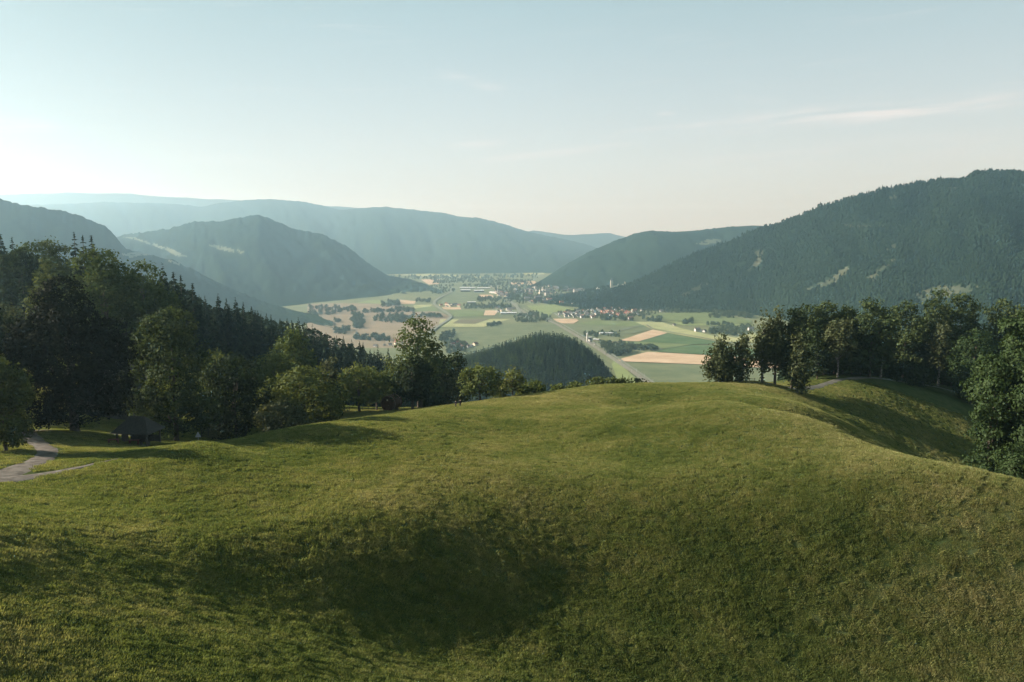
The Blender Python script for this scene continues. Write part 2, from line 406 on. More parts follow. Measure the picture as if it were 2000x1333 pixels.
# hidden slopes: behind the crest, and the wooded hillside to the left
for x, y, z in ((-60, 262, -56), (0, 262, -54), (60, 268, -54), (-60, 330, -88), (0, 330, -86), (60, 330, -82), (130, 330, -66), (200, 330, -66),
                (0, 450, -150), (120, 450, -130), (250, 450, -120), (-350, 200, 0), (-250, 200, -14), (-165, 250, -29), (-100, 250, -43),
                (-118, 335, -52), (-250, 340, -30), (-108, 420, -70), (-95, 480, -86), (-80, 530, -100), (-200, 480, -62), (-320, 420, -40), (-300, 560, -90), (-200, 620, -150),
                (-60, 620, -190), (80, 620, -210), (250, 620, -200), (-400, 120, -2), (-180, 150, -26), (-160, 180, -25), (300, 200, -52), (300, 100, -38), (200, 60, -33), (-150, 40, -15), (0, 20, -27), (120, 20, -28), (-120, 10, -14), (0, -20, -25)):
    CTRL.append((x, y, z))
CT = np.array(CTRL, float)
def tps_fit(C, lam):
    n = len(C); d = np.hypot(C[:, None, 0] - C[None, :, 0], C[:, None, 1] - C[None, :, 1]) / 100
    K = d * d * np.log(d + 1e-9); K[np.arange(n), np.arange(n)] = lam
    Pm = np.c_[np.ones(n), C[:, :2] / 100]; A = np.zeros((n + 3, n + 3)); A[:n, :n] = K; A[:n, n:] = Pm; A[n:, :n] = Pm.T
    return np.linalg.solve(A, np.r_[C[:, 2], 0, 0, 0])
TW = tps_fit(CT, .0006)
def tps(x, y):
    x, y = np.asarray(x, float), np.asarray(y, float); sh = x.shape; x, y = x.ravel(), y.ravel(); r = np.empty(len(x))
    for i in range(0, len(x), 20000):
        xs, ys = x[i:i + 20000], y[i:i + 20000]
        d = np.hypot(xs[:, None] - CT[None, :, 0], ys[:, None] - CT[None, :, 1]) / 100
        r[i:i + 20000] = (d * d * np.log(d + 1e-9)) @ TW[:-3] + TW[-3] + TW[-2] * xs / 100 + TW[-1] * ys / 100
    return r.reshape(sh)
def dent(x, y):
    """a dip in the near slope: its left side drops away from the sun"""
    x0 = -28 + 25 * sstep(66, 106, y)
    env = sstep(46, 86, y) * (1 - sstep(94, 126, y))
    tilt = .19 * np.maximum(-x - 6, 0) * (1 - sstep(40, 95, y)) - .29 * (np.logaddexp(0, (x + 14) / 6) * 6) * (1 - sstep(70, 120, y))
    return tilt - 8.0 * sstep(-17, 19, x - x0) * (1 - .3 * sstep(30, 100, x - x0)) * env
def ground(x, y):
    x, y = np.asarray(x, float), np.asarray(y, float)
    z = tps(x, y) + dent(x, y)
    far = sstep(560, 960, y); z = z * (1 - far) + (VAL - 14) * far
    near = 1 - sstep(300, 420, y)
    z = z + near * (.45 * fbm(x / 26, y / 26, 3, 3) + .18 * fbm(x / 4.5, y / 4.5, 9, 2))
    return np.maximum(z, VAL - 14)

xs = np.unique(np.concatenate([np.arange(-150, 190, 1.25), np.arange(-420, -150, 8), np.arange(190, 430, 8), np.arange(-900, -420, 40), np.arange(430, 900, 40)]))
ys = np.unique(np.concatenate([np.arange(22, 262, 1.25), np.arange(262, 460, 5), np.arange(460, 1000, 15), np.arange(-60, 22, 6)]))
XX, YY = np.meshgrid(xs, ys)
ZZ = ground(XX, YY)
me = mesh_np('meadow_hill', np.stack([XX, YY, ZZ], -1), grid_quads(len(ys), len(xs)), smooth=True)
tag(obj('meadow_hill', me, MEADOW), 'grassy hill with yellow-green meadow in front', None, None, 'structure')
def gz(x, y): return float(ground(np.array([x]), np.array([y]))[0])
def base_at(px, D):
    """ground point D metres ahead in the column px (found by iterating the slope of the ray)"""
    py = 800.0
    for _ in range(4):
        x = float(ray(px, py)[0]) * D; z = gz(x, D); py = float(pix(x, D, z)[1])
    return x, D, z

# grass: many small tufts, one object with instanced patches
def patch_mesh(name, seed, nb, size, hmin, hmax):
    r = np.random.default_rng(seed); n = nb
    cx, cy_ = r.uniform(-size, size, n), r.uniform(-size, size, n)
    cl = vnoise(cx * 1.1 + seed * 9, cy_ * 1.1, seed) + .5
    h = r.uniform(hmin, hmax, n) * (.3 + 1.35 * cl); w = r.uniform(.018, .038, n) * 1.0
    a = r.uniform(0, 2 * np.pi, n); ln = r.uniform(.05, .45, n) * h; la = r.normal(.4, 1.1, n)
    dx, dy = np.cos(a) * w, np.sin(a) * w
    v = np.empty((n, 4, 3)); tx, ty = cx + np.cos(la) * ln, cy_ + np.sin(la) * ln; mx_, my_ = cx + np.cos(la) * ln * .3, cy_ + np.sin(la) * ln * .3
    v[:, 0] = np.c_[cx - dx * .6, cy_ - dy * .6, -.08 + 0 * h]; v[:, 1] = np.c_[mx_ + dx, my_ + dy, h * .55]; v[:, 2] = np.c_[tx, ty, h]; v[:, 3] = np.c_[mx_ - dx * .8, my_ - dy * .8, h * .5]
    me = mesh_np(name, v, np.arange(n * 4).reshape(n, 4)); me.materials.append(BLADE); return me
ROAD_MASKS = []                                # (centreline, half width) strips where no grass grows
YARD_ROAD = [P(*a)[:2] for a in ((-140, 960, 84), (-20, 935, 94), (40, 915, 100), (85, 897, 107), (95, 880, 114), (60, 862, 126), (50, 850, 135), (110, 842, 140), (200, 838, 145), (300, 836, 150))]
YARD_W = [3.0, 2.5, 2.0, 1.6, 1.5, 1.5, 1.7, 1.9, 1.8, 1.6]
TONGUE = [P(*a)[:2] for a in ((-60, 948, 90), (40, 934, 95.5), (110, 922, 99), (170, 912, 103), (230, 900, 107))]
TONGUE_W = [1.6, 1.3, .9, .5, .25]
LANE_L = [P(*a)[:2] for a in ((1462, 750, 233), (1500, 747, 237), (1560, 742, 244), (1640, 738, 262), (1700, 738, 272), (1780, 746, 286), (1830, 752, 292), (1900, 775, 294), (2020, 815, 290))]
LANE_W = [.5, 1.3, 1.5, 1.4, 1.2, 1.0, .9, .8, .8]
def seg_dist(x, y, line, wid):
    d = np.full(np.shape(x), 1e9)
    for i in range(len(line) - 1):
        a, b = np.array(line[i]), np.array(line[i + 1]); ab = b - a
        t = np.clip(((x - a[0]) * ab[0] + (y - a[1]) * ab[1]) / (ab @ ab), 0, 1)
        d = np.minimum(d, np.hypot(x - a[0] - t * ab[0], y - a[1] - t * ab[1]) - (wid[i] + (wid[i + 1] - wid[i]) * t))
    return d
def hit(px, py):
    D = np.arange(30, 330, .5); x, z = ray(px, py); k = np.argmax(ground(x * D, D) > z * D); return (float(x * D[k]), float(D[k]))
TRACK = [hit(*a) for a in ((1500, 1290), (1560, 1240), (1650, 1170), (1760, 1095), (1850, 1040), (1940, 985), (2050, 940))]
def grass_points():
    pts = []
    y = 27.0
    while y < 262:
        st = 1.25 if y < 120 else (1.5 if y < 190 else 1.7)
        hw = .74 * y + 10
        x = np.arange(-hw, hw, st); x = x + rng.uniform(-.5, .5, len(x)); yy = y + rng.uniform(-.5, .5, len(x))
        pts.append(np.c_[x, yy]); y += st
    p = np.concatenate(pts)
    for ln, w in ((YARD_ROAD, YARD_W), (TONGUE, TONGUE_W), (LANE_L, LANE_W)):
        p = p[seg_dist(p[:, 0], p[:, 1], ln, [v - .1 for v in w]) > .5]
    return p
gp = grass_points()
gzv = ground(gp[:, 0], gp[:, 1]); e_ = .8
gnx = -(ground(gp[:, 0] + e_, gp[:, 1]) - gzv) / e_; gny = -(ground(gp[:, 0], gp[:, 1] + e_) - gzv) / e_
gn = np.c_[gnx, gny, np.ones(len(gp))]; gn /= np.linalg.norm(gn, axis=1)[:, None]
gs = .95 + .5 * fbm(gp[:, 0] / 9, gp[:, 1] / 9, 31, 3) + .4 * vnoise(gp[:, 0] / 2.2, gp[:, 1] / 2.2, 37)
# darker rank tufts and two faint wheel ruts through the meadow
track_d = np.minimum(np.abs(seg_dist(gp[:, 0], gp[:, 1], TRACK, [0] * 7) - 1.5), 9)
gs = np.where(track_d < .75, gs * .45, gs)
yard = sstep(0, 6, gp[:, 0] + 28) if False else None
low = (gp[:, 1] > 96) & (gp[:, 0] < -30 - .0 * gp[:, 1]) & (pix(gp[:, 0], gp[:, 1], gzv)[1] < 900) & (seg_dist(gp[:, 0], gp[:, 1], YARD_ROAD, [18] * len(YARD_ROAD)) < 0)
gs = np.clip(np.where(low, gs * .4, gs), .25, 1.9)
gm = mesh_np('grass', np.c_[gp, gzv], None, None) if False else None
me = bpy.data.meshes.new('grass'); me.vertices.add(len(gp)); me.vertices.foreach_set('co', np.c_[gp, gzv].astype(np.float32).ravel())
at = me.attributes.new('nrm', 'FLOAT_VECTOR', 'POINT'); at.data.foreach_set('vector', gn.astype(np.float32).ravel())
at = me.attributes.new('siz', 'FLOAT', 'POINT'); at.data.foreach_set('value', gs.astype(np.float32))
me.update()
grass = obj('grass', me, BLADE)
tag(grass, 'long meadow grass growing over the whole hill', 'grass', None, 'stuff')
protos = []
for k in range(4):
    pm = patch_mesh('grass_patch', 100 + k, 560, 1.0, .12, .34)
    protos.append(bpy.data.objects.new('grass_patch', pm))
gt = bpy.data.node_groups.new('grass_scatter', 'GeometryNodeTree')
gt.interface.new_socket('Geometry', in_out='INPUT', socket_type='NodeSocketGeometry')
gt.interface.new_socket('Geometry', in_out='OUTPUT', socket_type='NodeSocketGeometry')
gi, go = gt.nodes.new('NodeGroupInput'), gt.nodes.new('NodeGroupOutput')
jn = gt.nodes.new('GeometryNodeGeometryToInstance')
for p_ in protos:
    oi = gt.nodes.new('GeometryNodeObjectInfo'); oi.inputs['Object'].default_value = p_; oi.inputs['As Instance'].default_value = True
    gt.links.new(oi.outputs['Geometry'], jn.inputs[0])
iop = gt.nodes.new('GeometryNodeInstanceOnPoints'); iop.inputs['Pick Instance'].default_value = True
rv = gt.nodes.new('FunctionNodeRandomValue'); rv.data_type = 'INT'; rv.inputs[4].default_value = 0; rv.inputs[5].default_value = 3
rr = gt.nodes.new('FunctionNodeRandomValue'); rr.data_type = 'FLOAT'; rr.inputs[2].default_value = 0; rr.inputs[3].default_value = 6.283; rr.inputs['Seed'].default_value = 5
na = gt.nodes.new('GeometryNodeInputNamedAttribute'); na.data_type = 'FLOAT_VECTOR'; na.inputs[0].default_value = 'nrm'
sa = gt.nodes.new('GeometryNodeInputNamedAttribute'); sa.data_type = 'FLOAT'; sa.inputs[0].default_value = 'siz'
al = gt.nodes.new('FunctionNodeAlignRotationToVector'); al.axis = 'Z'
gt.links.new(na.outputs[0], al.inputs['Vector'])
ro = gt.nodes.new('FunctionNodeRotateRotation'); ro.rotation_space = 'LOCAL'
ax = gt.nodes.new('FunctionNodeAxisAngleToRotation'); gt.links.new(rr.outputs[1], ax.inputs['Angle'])
gt.links.new(al.outputs[0], ro.inputs[0]); gt.links.new(ax.outputs[0], ro.inputs[1])
cx = gt.nodes.new('ShaderNodeCombineXYZ'); cx.inputs[0].default_value = 1; cx.inputs[1].default_value = 1; gt.links.new(sa.outputs[0], cx.inputs[2])
gt.links.new(gi.outputs[0], iop.inputs['Points']); gt.links.new(jn.outputs[0], iop.inputs['Instance'])
gt.links.new(rv.outputs[2], iop.inputs['Instance Index']); gt.links.new(ro.outputs[0], iop.inputs['Rotation']); gt.links.new(cx.outputs[0], iop.inputs['Scale'])
gt.links.new(iop.outputs[0], go.inputs[0])
md = grass.modifiers.new('scatter', 'NODES'); md.node_group = gt
# four instances gathered as a list: join them
jg = gt.nodes.new('GeometryNodeJoinGeometry')
for ln in list(jn.inputs[0].links):
    fs = ln.from_socket; gt.links.remove(ln); gt.links.new(fs, jg.inputs[0])
for ln in list(jn.outputs[0].links): gt.links.remove(ln)
gt.nodes.remove(jn); gt.links.new(jg.outputs[0], iop.inputs['Instance'])

def strip(name, line, wid, mat, label, dz=.09, zf=None, n=80, kind='structure', flat=False):
    line = np.array(line, float); s = np.r_[0, np.cumsum(np.hypot(*np.diff(line[:, :2], axis=0).T))]; t = np.linspace(0, s[-1], n)
    x, y = np.interp(t, s, line[:, 0]), np.interp(t, s, line[:, 1])
    for _ in range(3):
        x[1:-1] = (x[:-2] + 2 * x[1:-1] + x[2:]) / 4; y[1:-1] = (y[:-2] + 2 * y[1:-1] + y[2:]) / 4
    w = np.interp(t, s, wid); tx, ty = np.gradient(x), np.gradient(y); l_ = np.hypot(tx, ty); nx, ny = -ty / l_, tx / l_
    rows = []
    for k in np.linspace(-1, 1, 7):
        ww = w * k * (1 + (.25 * vnoise(t / 3, k * 3, 5) if not flat else 0))
        X, Y = x + nx * ww, y + ny * ww
        Z = (ground(X, Y) + dz - .12 * (abs(k) > .99)) if zf is None else np.full_like(X, zf)
        rows.append(np.stack([X, Y, Z], -1))
    me = mesh_np(name, np.stack(rows, 1), grid_quads(n, 7), smooth=True)
    o = obj(name, me, mat); return tag(o, label, None, None, kind)
strip('gravel_road', YARD_ROAD, YARD_W, GRAVEL, 'gravel farm road bending past the big dark tree')
strip('gravel_track', TONGUE, TONGUE_W, GRAVEL, 'worn dirt track along the meadow edge', .11)
strip('lane', LANE_L, LANE_W, LANE, 'narrow lane along the foot of the right grove', .12)

# ------------------------------------------------------------------ valley floor, fields, roads, railway
me = mesh_np('valley_floor', [(-21000, 300, VAL), (21000, 300, VAL), (21000, 21000, VAL), (-21000, 21000, VAL)], [(0, 1, 2, 3)])
tag(obj('valley_floor', me, FIELD['valley']), 'flat green valley floor', None, None, 'structure')
c5 = lambda *q: [(600 + u / 5, 500 + v / 5) for u, v in q]
c6 = lambda *q: [(1000 + u / 4, 500 + v / 4) for u, v in q]
c10 = lambda *q: [(840 + u / 10, 530 + v / 10) for u, v in q]
FIELDS = [
    ('pink', c5((0, 470), (400, 462), (720, 470), (900, 478), (1040, 520), (1290, 545), (1390, 590), (1340, 640), (1180, 730), (1000, 900), (0, 900)), 'wide bare soil fields on the left of the valley'),
    ('lime', c5((480, 458), (600, 437), (720, 432), (755, 450), (720, 470)), 'pale mown meadow at the foot of the left hill'),
    ('wheat', c5((905, 430), (1060, 442), (1050, 468), (908, 470)), 'small tan field beside the left tree belt'),
    ('pale', c5((1040, 482), (1225, 476), (1180, 515), (1040, 515)), 'pale strip field left of the curving road'),
    ('green', c5((1050, 516), (1225, 490), (1290, 540), (1040, 545)), 'green strip field left of the curving road'),
    ('wheat', c5((1110, 232), (1300, 228), (1285, 275), (1185, 280)), 'distant tan field beyond the left foothill'),
    ('pale', c5((760, 165), (1300, 180), (1750, 205), (1750, 222), (1150, 200), (800, 185)), 'pale far fields across the valley head'),
    ('grey', c5((1430, 350), (1690, 362), (1680, 450), (1270, 458), (1330, 405)), 'grey green field inside the road bend'),
    ('wheat', c10((965, 460), (1210, 460), (1240, 510), (1080, 520), (955, 515)), 'small tan field beside the works'),
    ('wheat', c10((230, 705), (590, 705), (610, 748), (270, 745)), 'tan strip in front of the farm buildings'),
    ('green', c10((350, 750), (1050, 780), (1030, 890), (480, 895)), 'flat green field below the farm strip'),
    ('wheat', c10((1080, 765), (1340, 770), (1260, 862), (1045, 862)), 'square pinkish stubble field by the railway'),
    ('brown', c10((560, 950), (1150, 930), (880, 1025), (440, 1020)), 'dark brown wedge field below the cross road'),
    ('pale', c10((200, 940), (560, 945), (440, 1020), (880, 1030), (1160, 935), (1580, 935), (1300, 1010), (1050, 1090), (150, 1090)), 'pale green field around the brown wedge'),
    ('grey', [(890, 652), (945, 640), (1020, 631), (1085, 632), (1110, 648), (1160, 684), (1200, 720), (905, 720), (900, 690), (882, 672)], 'broad grey green field behind the wooded knoll'),
    ('wheat', c10((1500, 245), (1640, 205), (2050, 195), (2100, 270), (1700, 268)), 'far tan field before the town'),
    ('pale', c10((1800, 40), (2200, 20), (2250, 60), (1850, 90)), 'far pale field at the right hill foot'),
    ('lime', c6((110, 388), (330, 380), (530, 432), (320, 440), (290, 480), (240, 474)), 'bright green meadow in front of the town'),
    ('wheat', c6((318, 491), (500, 490), (522, 505), (480, 530), (370, 527)), 'small tan field between railway and village'),
    ('grey', c6((380, 536), (500, 533), (700, 545), (1000, 553), (1085, 577), (930, 610), (600, 600), (470, 590)), 'grey green field right of the railway'),
    ('green', c6((510, 528), (640, 505), (960, 515), (1110, 560), (1000, 552), (700, 543), (520, 534)), 'green field in front of the village'),
    ('wheat', c6((840, 662), (1100, 576), (1215, 602), (990, 668)), 'tan wedge field beside the sawmill'),
    ('pale', c6((960, 515), (1180, 520), (1300, 560), (1640, 640), (1600, 668), (1215, 602), (1100, 575)), 'pale meadow in the middle of the right valley'),
    ('deep', c6((1000, 668), (1215, 606), (1590, 668), (1560, 690), (1400, 692)), 'deep green wedge field in the right valley'),
    ('green', c6((840, 668), (990, 670), (1400, 693), (1180, 725), (1120, 715), (860, 705)), 'green strip field above the tree belt'),
    ('deep', c6((1130, 750), (1190, 727), (1400, 696), (1560, 700), (2100, 740), (2100, 800), (1530, 772)), 'deep green field above the long stubble field'),
    ('wheat', c6((800, 820), (880, 795), (1060, 750), (1530, 776), (2100, 810), (2100, 882), (1530, 850), (830, 823)), 'long tan stubble field on the right'),
    ('grey', c6((845, 828), (1530, 854), (2100, 888), (2100, 1100), (1060, 1060), (960, 920)), 'grey green field below the long stubble field'),
    ('lime', c6((800, 800), (830, 830), (940, 930), (1040, 1010), (840, 1010), (780, 850)), 'bright green strip between knoll and railway'),
    ('green', c6((1060, 455), (1240, 447), (1560, 438), (1700, 470), (1870, 505), (1870, 530), (1500, 525), (1200, 500)), 'green meadow at the foot of the right mountain'),
    ('lime', c6((1200, 507), (1500, 528), (1880, 535), (1880, 560), (1560, 545), (1340, 545)), 'mown meadow below the mountain foot'),
    ('pale', c6((1600, 610), (1750, 640), (1900, 600), (1950, 680), (1650, 670)), 'pale meadow by the right farm'),
]
for i, (k, poly, lab) in enumerate(FIELDS):
    v = [on_valley(px, py, VAL + .25 + .05 * i) for px, py in poly]
    # a skirt gives the sheet its thickness
    me = bpy.data.meshes.new('field'); me.from_pydata(v, [], [tuple(range(len(v)))]); me.materials.append(FIELD[k])
    me.update()
    if me.polygons[0].normal.z < 0: me.flip_normals()
    tag(obj('field', me), lab, None, None, 'structure')
def vline(pts): return [tuple(on_valley(px, py)[:2]) for px, py in pts]
def vstrip(name, pts, w, mat, label, z): return strip(name, vline(pts), [w] * len(pts), mat, label, 0, VAL + z, 120, 'structure', True)
RAILP = [(952, 553), (962, 562), (978, 575), (996, 589), (1012, 603), (1030, 615), (1055, 622), (1085, 633), (1150, 671), (1200, 704), (1240, 731), (1275, 756)]
vstrip('railway', RAILP, 6.5, RAIL_BED, 'straight railway embankment across the valley', 2.2)
vstrip('road', [(x + 10, y) for x, y in RAILP[4:]], 3, ROAD, 'narrow road beside the railway', 2.6)
vstrip('road', c10((430, 330), (420, 400), (330, 455), (180, 530), (80, 600), (90, 660), (160, 720), (290, 800), (390, 870), (400, 920), (300, 1000), (150, 1090), (-100, 1280)), 6, ROAD, 'curving main road on the left of the valley', 2.9)
vstrip('road', c10((-700, 905), (0, 908), (400, 908), (1100, 908), (1700, 908), (1850, 880)), 4, LANE, 'cross road between the fields', 3.2)
vstrip('road', c6((-80, 350), (30, 380), (60, 450), (130, 490), (300, 500)), 6, ROAD, 'road into the town past the works', 3.4)
vstrip('road', c6((330, 455), (380, 490), (480, 500), (900, 505)), 4, ROAD, 'village street', 3.6)
vstrip('lane', c6((815, 600), (1000, 552), (1050, 545), (1090, 575), (1230, 602), (1450, 640), (1700, 690)), 2.5, LANE, 'farm lane between fields', 3.8)

# ------------------------------------------------------------------ hills
def interp_pts(pts, px): a = np.array(pts, float); return [np.interp(px, a[:, 0], a[:, k]) for k in range(1, a.shape[1])]
CONES = {}
def hill(name, crest, basepy, px0, px1, nc, nr, label, spur=.12, rough=8, seed=0, clear=(), profile=1.0, tree=None, jag=9.0):
    px = np.linspace(px0, px1, nc)
    cpy, cD = interp_pts(crest, px); bpy_, = interp_pts(basepy, px)
    rx, rz = ray(px, cpy); bx, bz = ray(px, bpy_)
    bD = (VAL - 6) / bz; bD = np.minimum(bD, cD * .93)
    t = np.linspace(0, 1.5, nr)[:, None]
    tt = np.minimum(t, 1)
    D = bD + (cD - bD) * t
    zc = rz * cD
    prof = tt ** profile
    prof = .65 * prof + .35 * (np.sin((tt - .5) * np.pi) * .5 + .5)
    u = np.cumsum(np.r_[0, np.hypot(np.diff(rx * cD), np.diff(cD))])[None, :] / 1000
    ht = zc - (VAL - 6)
    z = (VAL - 6) + ht * prof
    sp = fbm(u * 3.2 + .8 * t, t * 1.3 + seed, seed, 4)
    z = z + sp * spur * ht * np.sin(np.pi * tt) ** .8 * (t < 1)
    z = z + rough * fbm(u * 14, t * 9, seed + 50, 3) * np.minimum(1, 4 * tt) * (t <= 1.001) * np.where(t > .97, .35, 1)
    z = z + jag * fbm(u * 45, 0 * t, seed + 90, 3) * sstep(.8, 1, tt) * (t <= 1.001)
    z = z - (t > 1) * ht * (t - 1) * 1.2
    X = rx * D * 1.0 + (bx - rx) * D * (1 - tt)
    Y = D + 0 * X
    # keep the slope under the skyline
    lim = (rz * .992 + (rz < 0) * rz * .0) * Y
    z = np.where((t < .985), np.minimum(z, np.where(rz > 0, rz * Y, rz * Y) - 1.0), z)
    V = np.stack([X, Y, z], -1)
    q = grid_quads(nr, nc); mid = np.zeros(len(q), int); 
    cen = V.reshape(-1, 3)[q].mean(1); ppx, ppy = pix(cen[:, 0], cen[:, 1], cen[:, 2])
    isclear = np.zeros(len(q), int)
    for poly, mi in clear:
        wob = 2.5 * fbm(ppx / 9, ppy / 5, 4, 2)
        isclear = np.where(in_poly(ppx + wob, ppy + wob * .6, poly) & (vnoise(ppx / 5, ppy / 3, 12) > -.3), mi, isclear)
    me = mesh_np(name, V, q, smooth=True, midx=isclear)
    for m in (HILL_WOOD, CLEARING, HAYMEADOW): me.materials.append(m)
    o = obj(name, me); tag(o, label, None, None, 'structure')
    if tree:
        spacing, h, lab = tree
        vis = np.where((np.repeat(np.arange(nr - 1), nc - 1) < (nr - 1) * .70))[0]
        tri = V.reshape(-1, 3)[q[vis]]
        area = .5 * np.linalg.norm(np.cross(tri[:, 2] - tri[:, 0], tri[:, 3] - tri[:, 1]), axis=1)
        area = np.where(isclear[vis] > 0, area * np.where(isclear[vis] == 1, .10, .004), area)
        dens = area / spacing ** 2
        cnt = np.floor(dens + rng.uniform(0, 1, len(dens))).astype(int)
        idx = np.repeat(np.arange(len(vis)), cnt); a = rng.uniform(0, 1, (len(idx), 2))
        pnt = (tri[idx, 0] * (1 - a[:, :1]) + tri[idx, 1] * a[:, :1]) * (1 - a[:, 1:]) + (tri[idx, 3] * (1 - a[:, :1]) + tri[idx, 2] * a[:, :1]) * a[:, 1:]
        CONES[name] = (pnt, h, lab)
    return o
def cones_mesh(name, p, h, seed):
    """a wood: one rough little crown per tree, pointed for spruce and blunt for broadleaves"""
    r = np.random.default_rng(seed); n = len(p); k = 5
    broad = (vnoise(p[:, 0] / 160, p[:, 1] / 160, 77) + .6 * r.normal(0, .3, n)) > -.06
    H = h * r.uniform(.65, 1.15, n) * np.where(broad, .8, 1); rad = H * np.where(broad, r.uniform(.30, .42, n), r.uniform(.16, .24, n)); an = r.uniform(0, 6.28, n)
    v = np.empty((n, 2 * k + 1, 3))
    for j in range(k):
        t = an + 2 * np.pi * j / k; rr_ = rad * r.uniform(.75, 1.2, n)
        v[:, j] = np.c_[p[:, 0] + np.cos(t) * rr_, p[:, 1] + np.sin(t) * rr_, p[:, 2] + H * r.uniform(.05, .2, n)]
        s_ = np.where(broad, .85, .55)
        v[:, k + j] = np.c_[p[:, 0] + np.cos(t + .5) * rr_ * s_, p[:, 1] + np.sin(t + .5) * rr_ * s_, p[:, 2] + H * np.where(broad, r.uniform(.6, .75, n), r.uniform(.42, .6, n))]
    v[:, 2 * k] = np.c_[p[:, 0], p[:, 1], p[:, 2] + H]
    b = (np.arange(n) * (2 * k + 1))[:, None]
    tr = np.concatenate([b + np.array([[k + j, k + (j + 1) % k, 2 * k]]) for j in range(k)])
    qd = np.concatenate([b + np.array([[j, (j + 1) % k, k + (j + 1) % k, k + j]]) for j in range(k)])
    return mesh_np(name, v, qd, tr)

CL_R2 = [([(1462, 527), (1478, 505), (1488, 502), (1492, 508), (1476, 522)], 1), ([(1570, 566), (1620, 545), (1655, 520), (1660, 530), (1630, 555), (1600, 566)], 1),
         ([(1690, 545), (1745, 505), (1752, 510), (1705, 550)], 1), ([(1732, 488), (1745, 477), (1760, 480), (1750, 490)], 1), ([(1325, 578), (1375, 552), (1384, 555), (1335, 582)], 1),
         ([(1345, 530), (1362, 528), (1360, 535)], 1), ([(1830, 372), (1870, 363), (1878, 368), (1850, 374)], 1), ([(1780, 575), (1830, 560), (1920, 558), (1900, 575), (1800, 590)], 1), ([(1650, 440), (1730, 442), (1730, 445), (1650, 443)], 1),
         ([(1725, 388), (1745, 380), (1752, 386), (1735, 393)], 1), ([(1470, 492), (1490, 486), (1490, 500), (1478, 504)], 1)]
CL_R1 = [([(1355, 478), (1380, 469), (1408, 468), (1405, 474), (1375, 479)], 2)]
CL_A = [([(240, 498), (268, 491), (290, 491), (290, 498), (255, 503)], 2), ([(330, 508), (352, 514), (350, 518), (330, 513)], 2)]
CL_B = [([(238, 463), (262, 464), (345, 490), (368, 503), (345, 500), (320, 487), (278, 473)], 2), ([(402, 476), (430, 481), (490, 494), (470, 496), (425, 487)], 2)]
hill('mountain_ridge', [(-400, 380, 13000), (-200, 385, 13000), (20, 379, 13000), (130, 375, 13000), (250, 377, 13000), (330, 384, 13000), (400, 387, 13000), (460, 390, 13000), (700, 405, 13000)],
     [(-400, 505), (700, 505)], -400, 700, 80, 24, 'faint farthest ridge on the left skyline', .08, 10, 1)
hill('mountain_ridge', [(980, 466, 13000), (1040, 450, 13000), (1070, 453, 13000), (1110, 459, 13000), (1150, 457, 13000), (1190, 455, 13000), (1230, 465, 13000), (1270, 470, 13000), (1500, 475, 13000)],
     [(980, 508), (1500, 508)], 980, 1500, 60, 24, 'faint farthest ridge in the valley gap', .08, 8, 2)
hill('mountain_ridge', [(-300, 405, 10500), (-100, 402, 10500), (100, 400, 10500), (200, 395, 10500), (290, 397, 10500), (350, 399, 10500), (390, 405, 10500), (430, 397, 10500), (480, 391, 10500), (530, 389, 10500), (590, 394, 10500), (640, 404, 10500), (665, 411, 10500),
      (690, 408, 10500), (750, 404, 10500), (800, 409, 10500), (860, 415, 10500), (900, 424, 10500), (940, 426, 10500), (990, 440, 10500), (1040, 455, 10500), (1090, 465, 10500), (1130, 473, 10500), (1175, 487, 10500), (1200, 500, 7800), (1235, 520, 7600), (1270, 536, 7400)],
     [(-300, 540), (600, 540), (800, 538), (1000, 536), (1270, 537)], -300, 1270, 300, 70, 'long blue ridge closing the valley', .16, 14, 3)
hill('mountain', [(120, 480, 5124), (200, 470, 5124), (240, 459, 5124), (330, 447, 5002), (380, 432, 5002), (430, 432, 4880), (470, 425, 4880), (505, 418, 4880), (530, 428, 4880), (570, 445, 4941), (630, 458, 5002), (680, 482, 5063), (720, 515, 5124), (760, 540, 5185), (800, 545, 4850), (840, 559, 4480), (862, 569, 4120)],
     [(120, 640), (400, 620), (600, 598), (700, 588), (800, 579), (862, 573)], 120, 862, 260, 90, 'pointed wooded hill on the left of the valley', .16, 14, 4, CL_B, 1.0, (11, 15, 'hazy forest covering the pointed hill'))
hill('mountain', [(-300, 350, 2875), (-100, 375, 2875), (0, 390, 2875), (30, 396, 2875), (70, 404, 2875), (130, 414, 2937), (180, 430, 3000), (205, 443, 3000), (225, 461, 3000), (245, 486, 3062), (290, 497, 3125), (335, 507, 3187), (380, 529, 3250), (430, 553, 3100), (500, 585, 3000), (560, 604, 2880), (610, 614, 2700), (650, 629, 2560)],
     [(-300, 820), (0, 780), (300, 700), (500, 655), (600, 640), (650, 634)], -300, 650, 300, 100, 'wooded hillside with pale meadows on the left', .14, 12, 5, CL_A, 1.0, (9, 14, 'forest on the left hillside behind the near trees'))
hill('mountain', [(1030, 562, 4450), (1060, 546, 5100), (1100, 520, 5250), (1150, 492, 5376), (1200, 471, 5264), (1240, 456, 5264), (1270, 450, 5264), (1310, 453, 5264), (1360, 450, 5264), (1420, 443, 5264), (1470, 440, 5264), (1500, 441, 5264), (1600, 450, 5264), (1750, 475, 5264)],
     [(1030, 566), (1060, 566), (1150, 578), (1300, 592), (1500, 600), (1750, 600)], 1030, 1750, 220, 80, 'wooded ridge behind the castle', .14, 12, 6, CL_R1, 1.0, (12, 15, 'forest on the ridge behind the castle'))
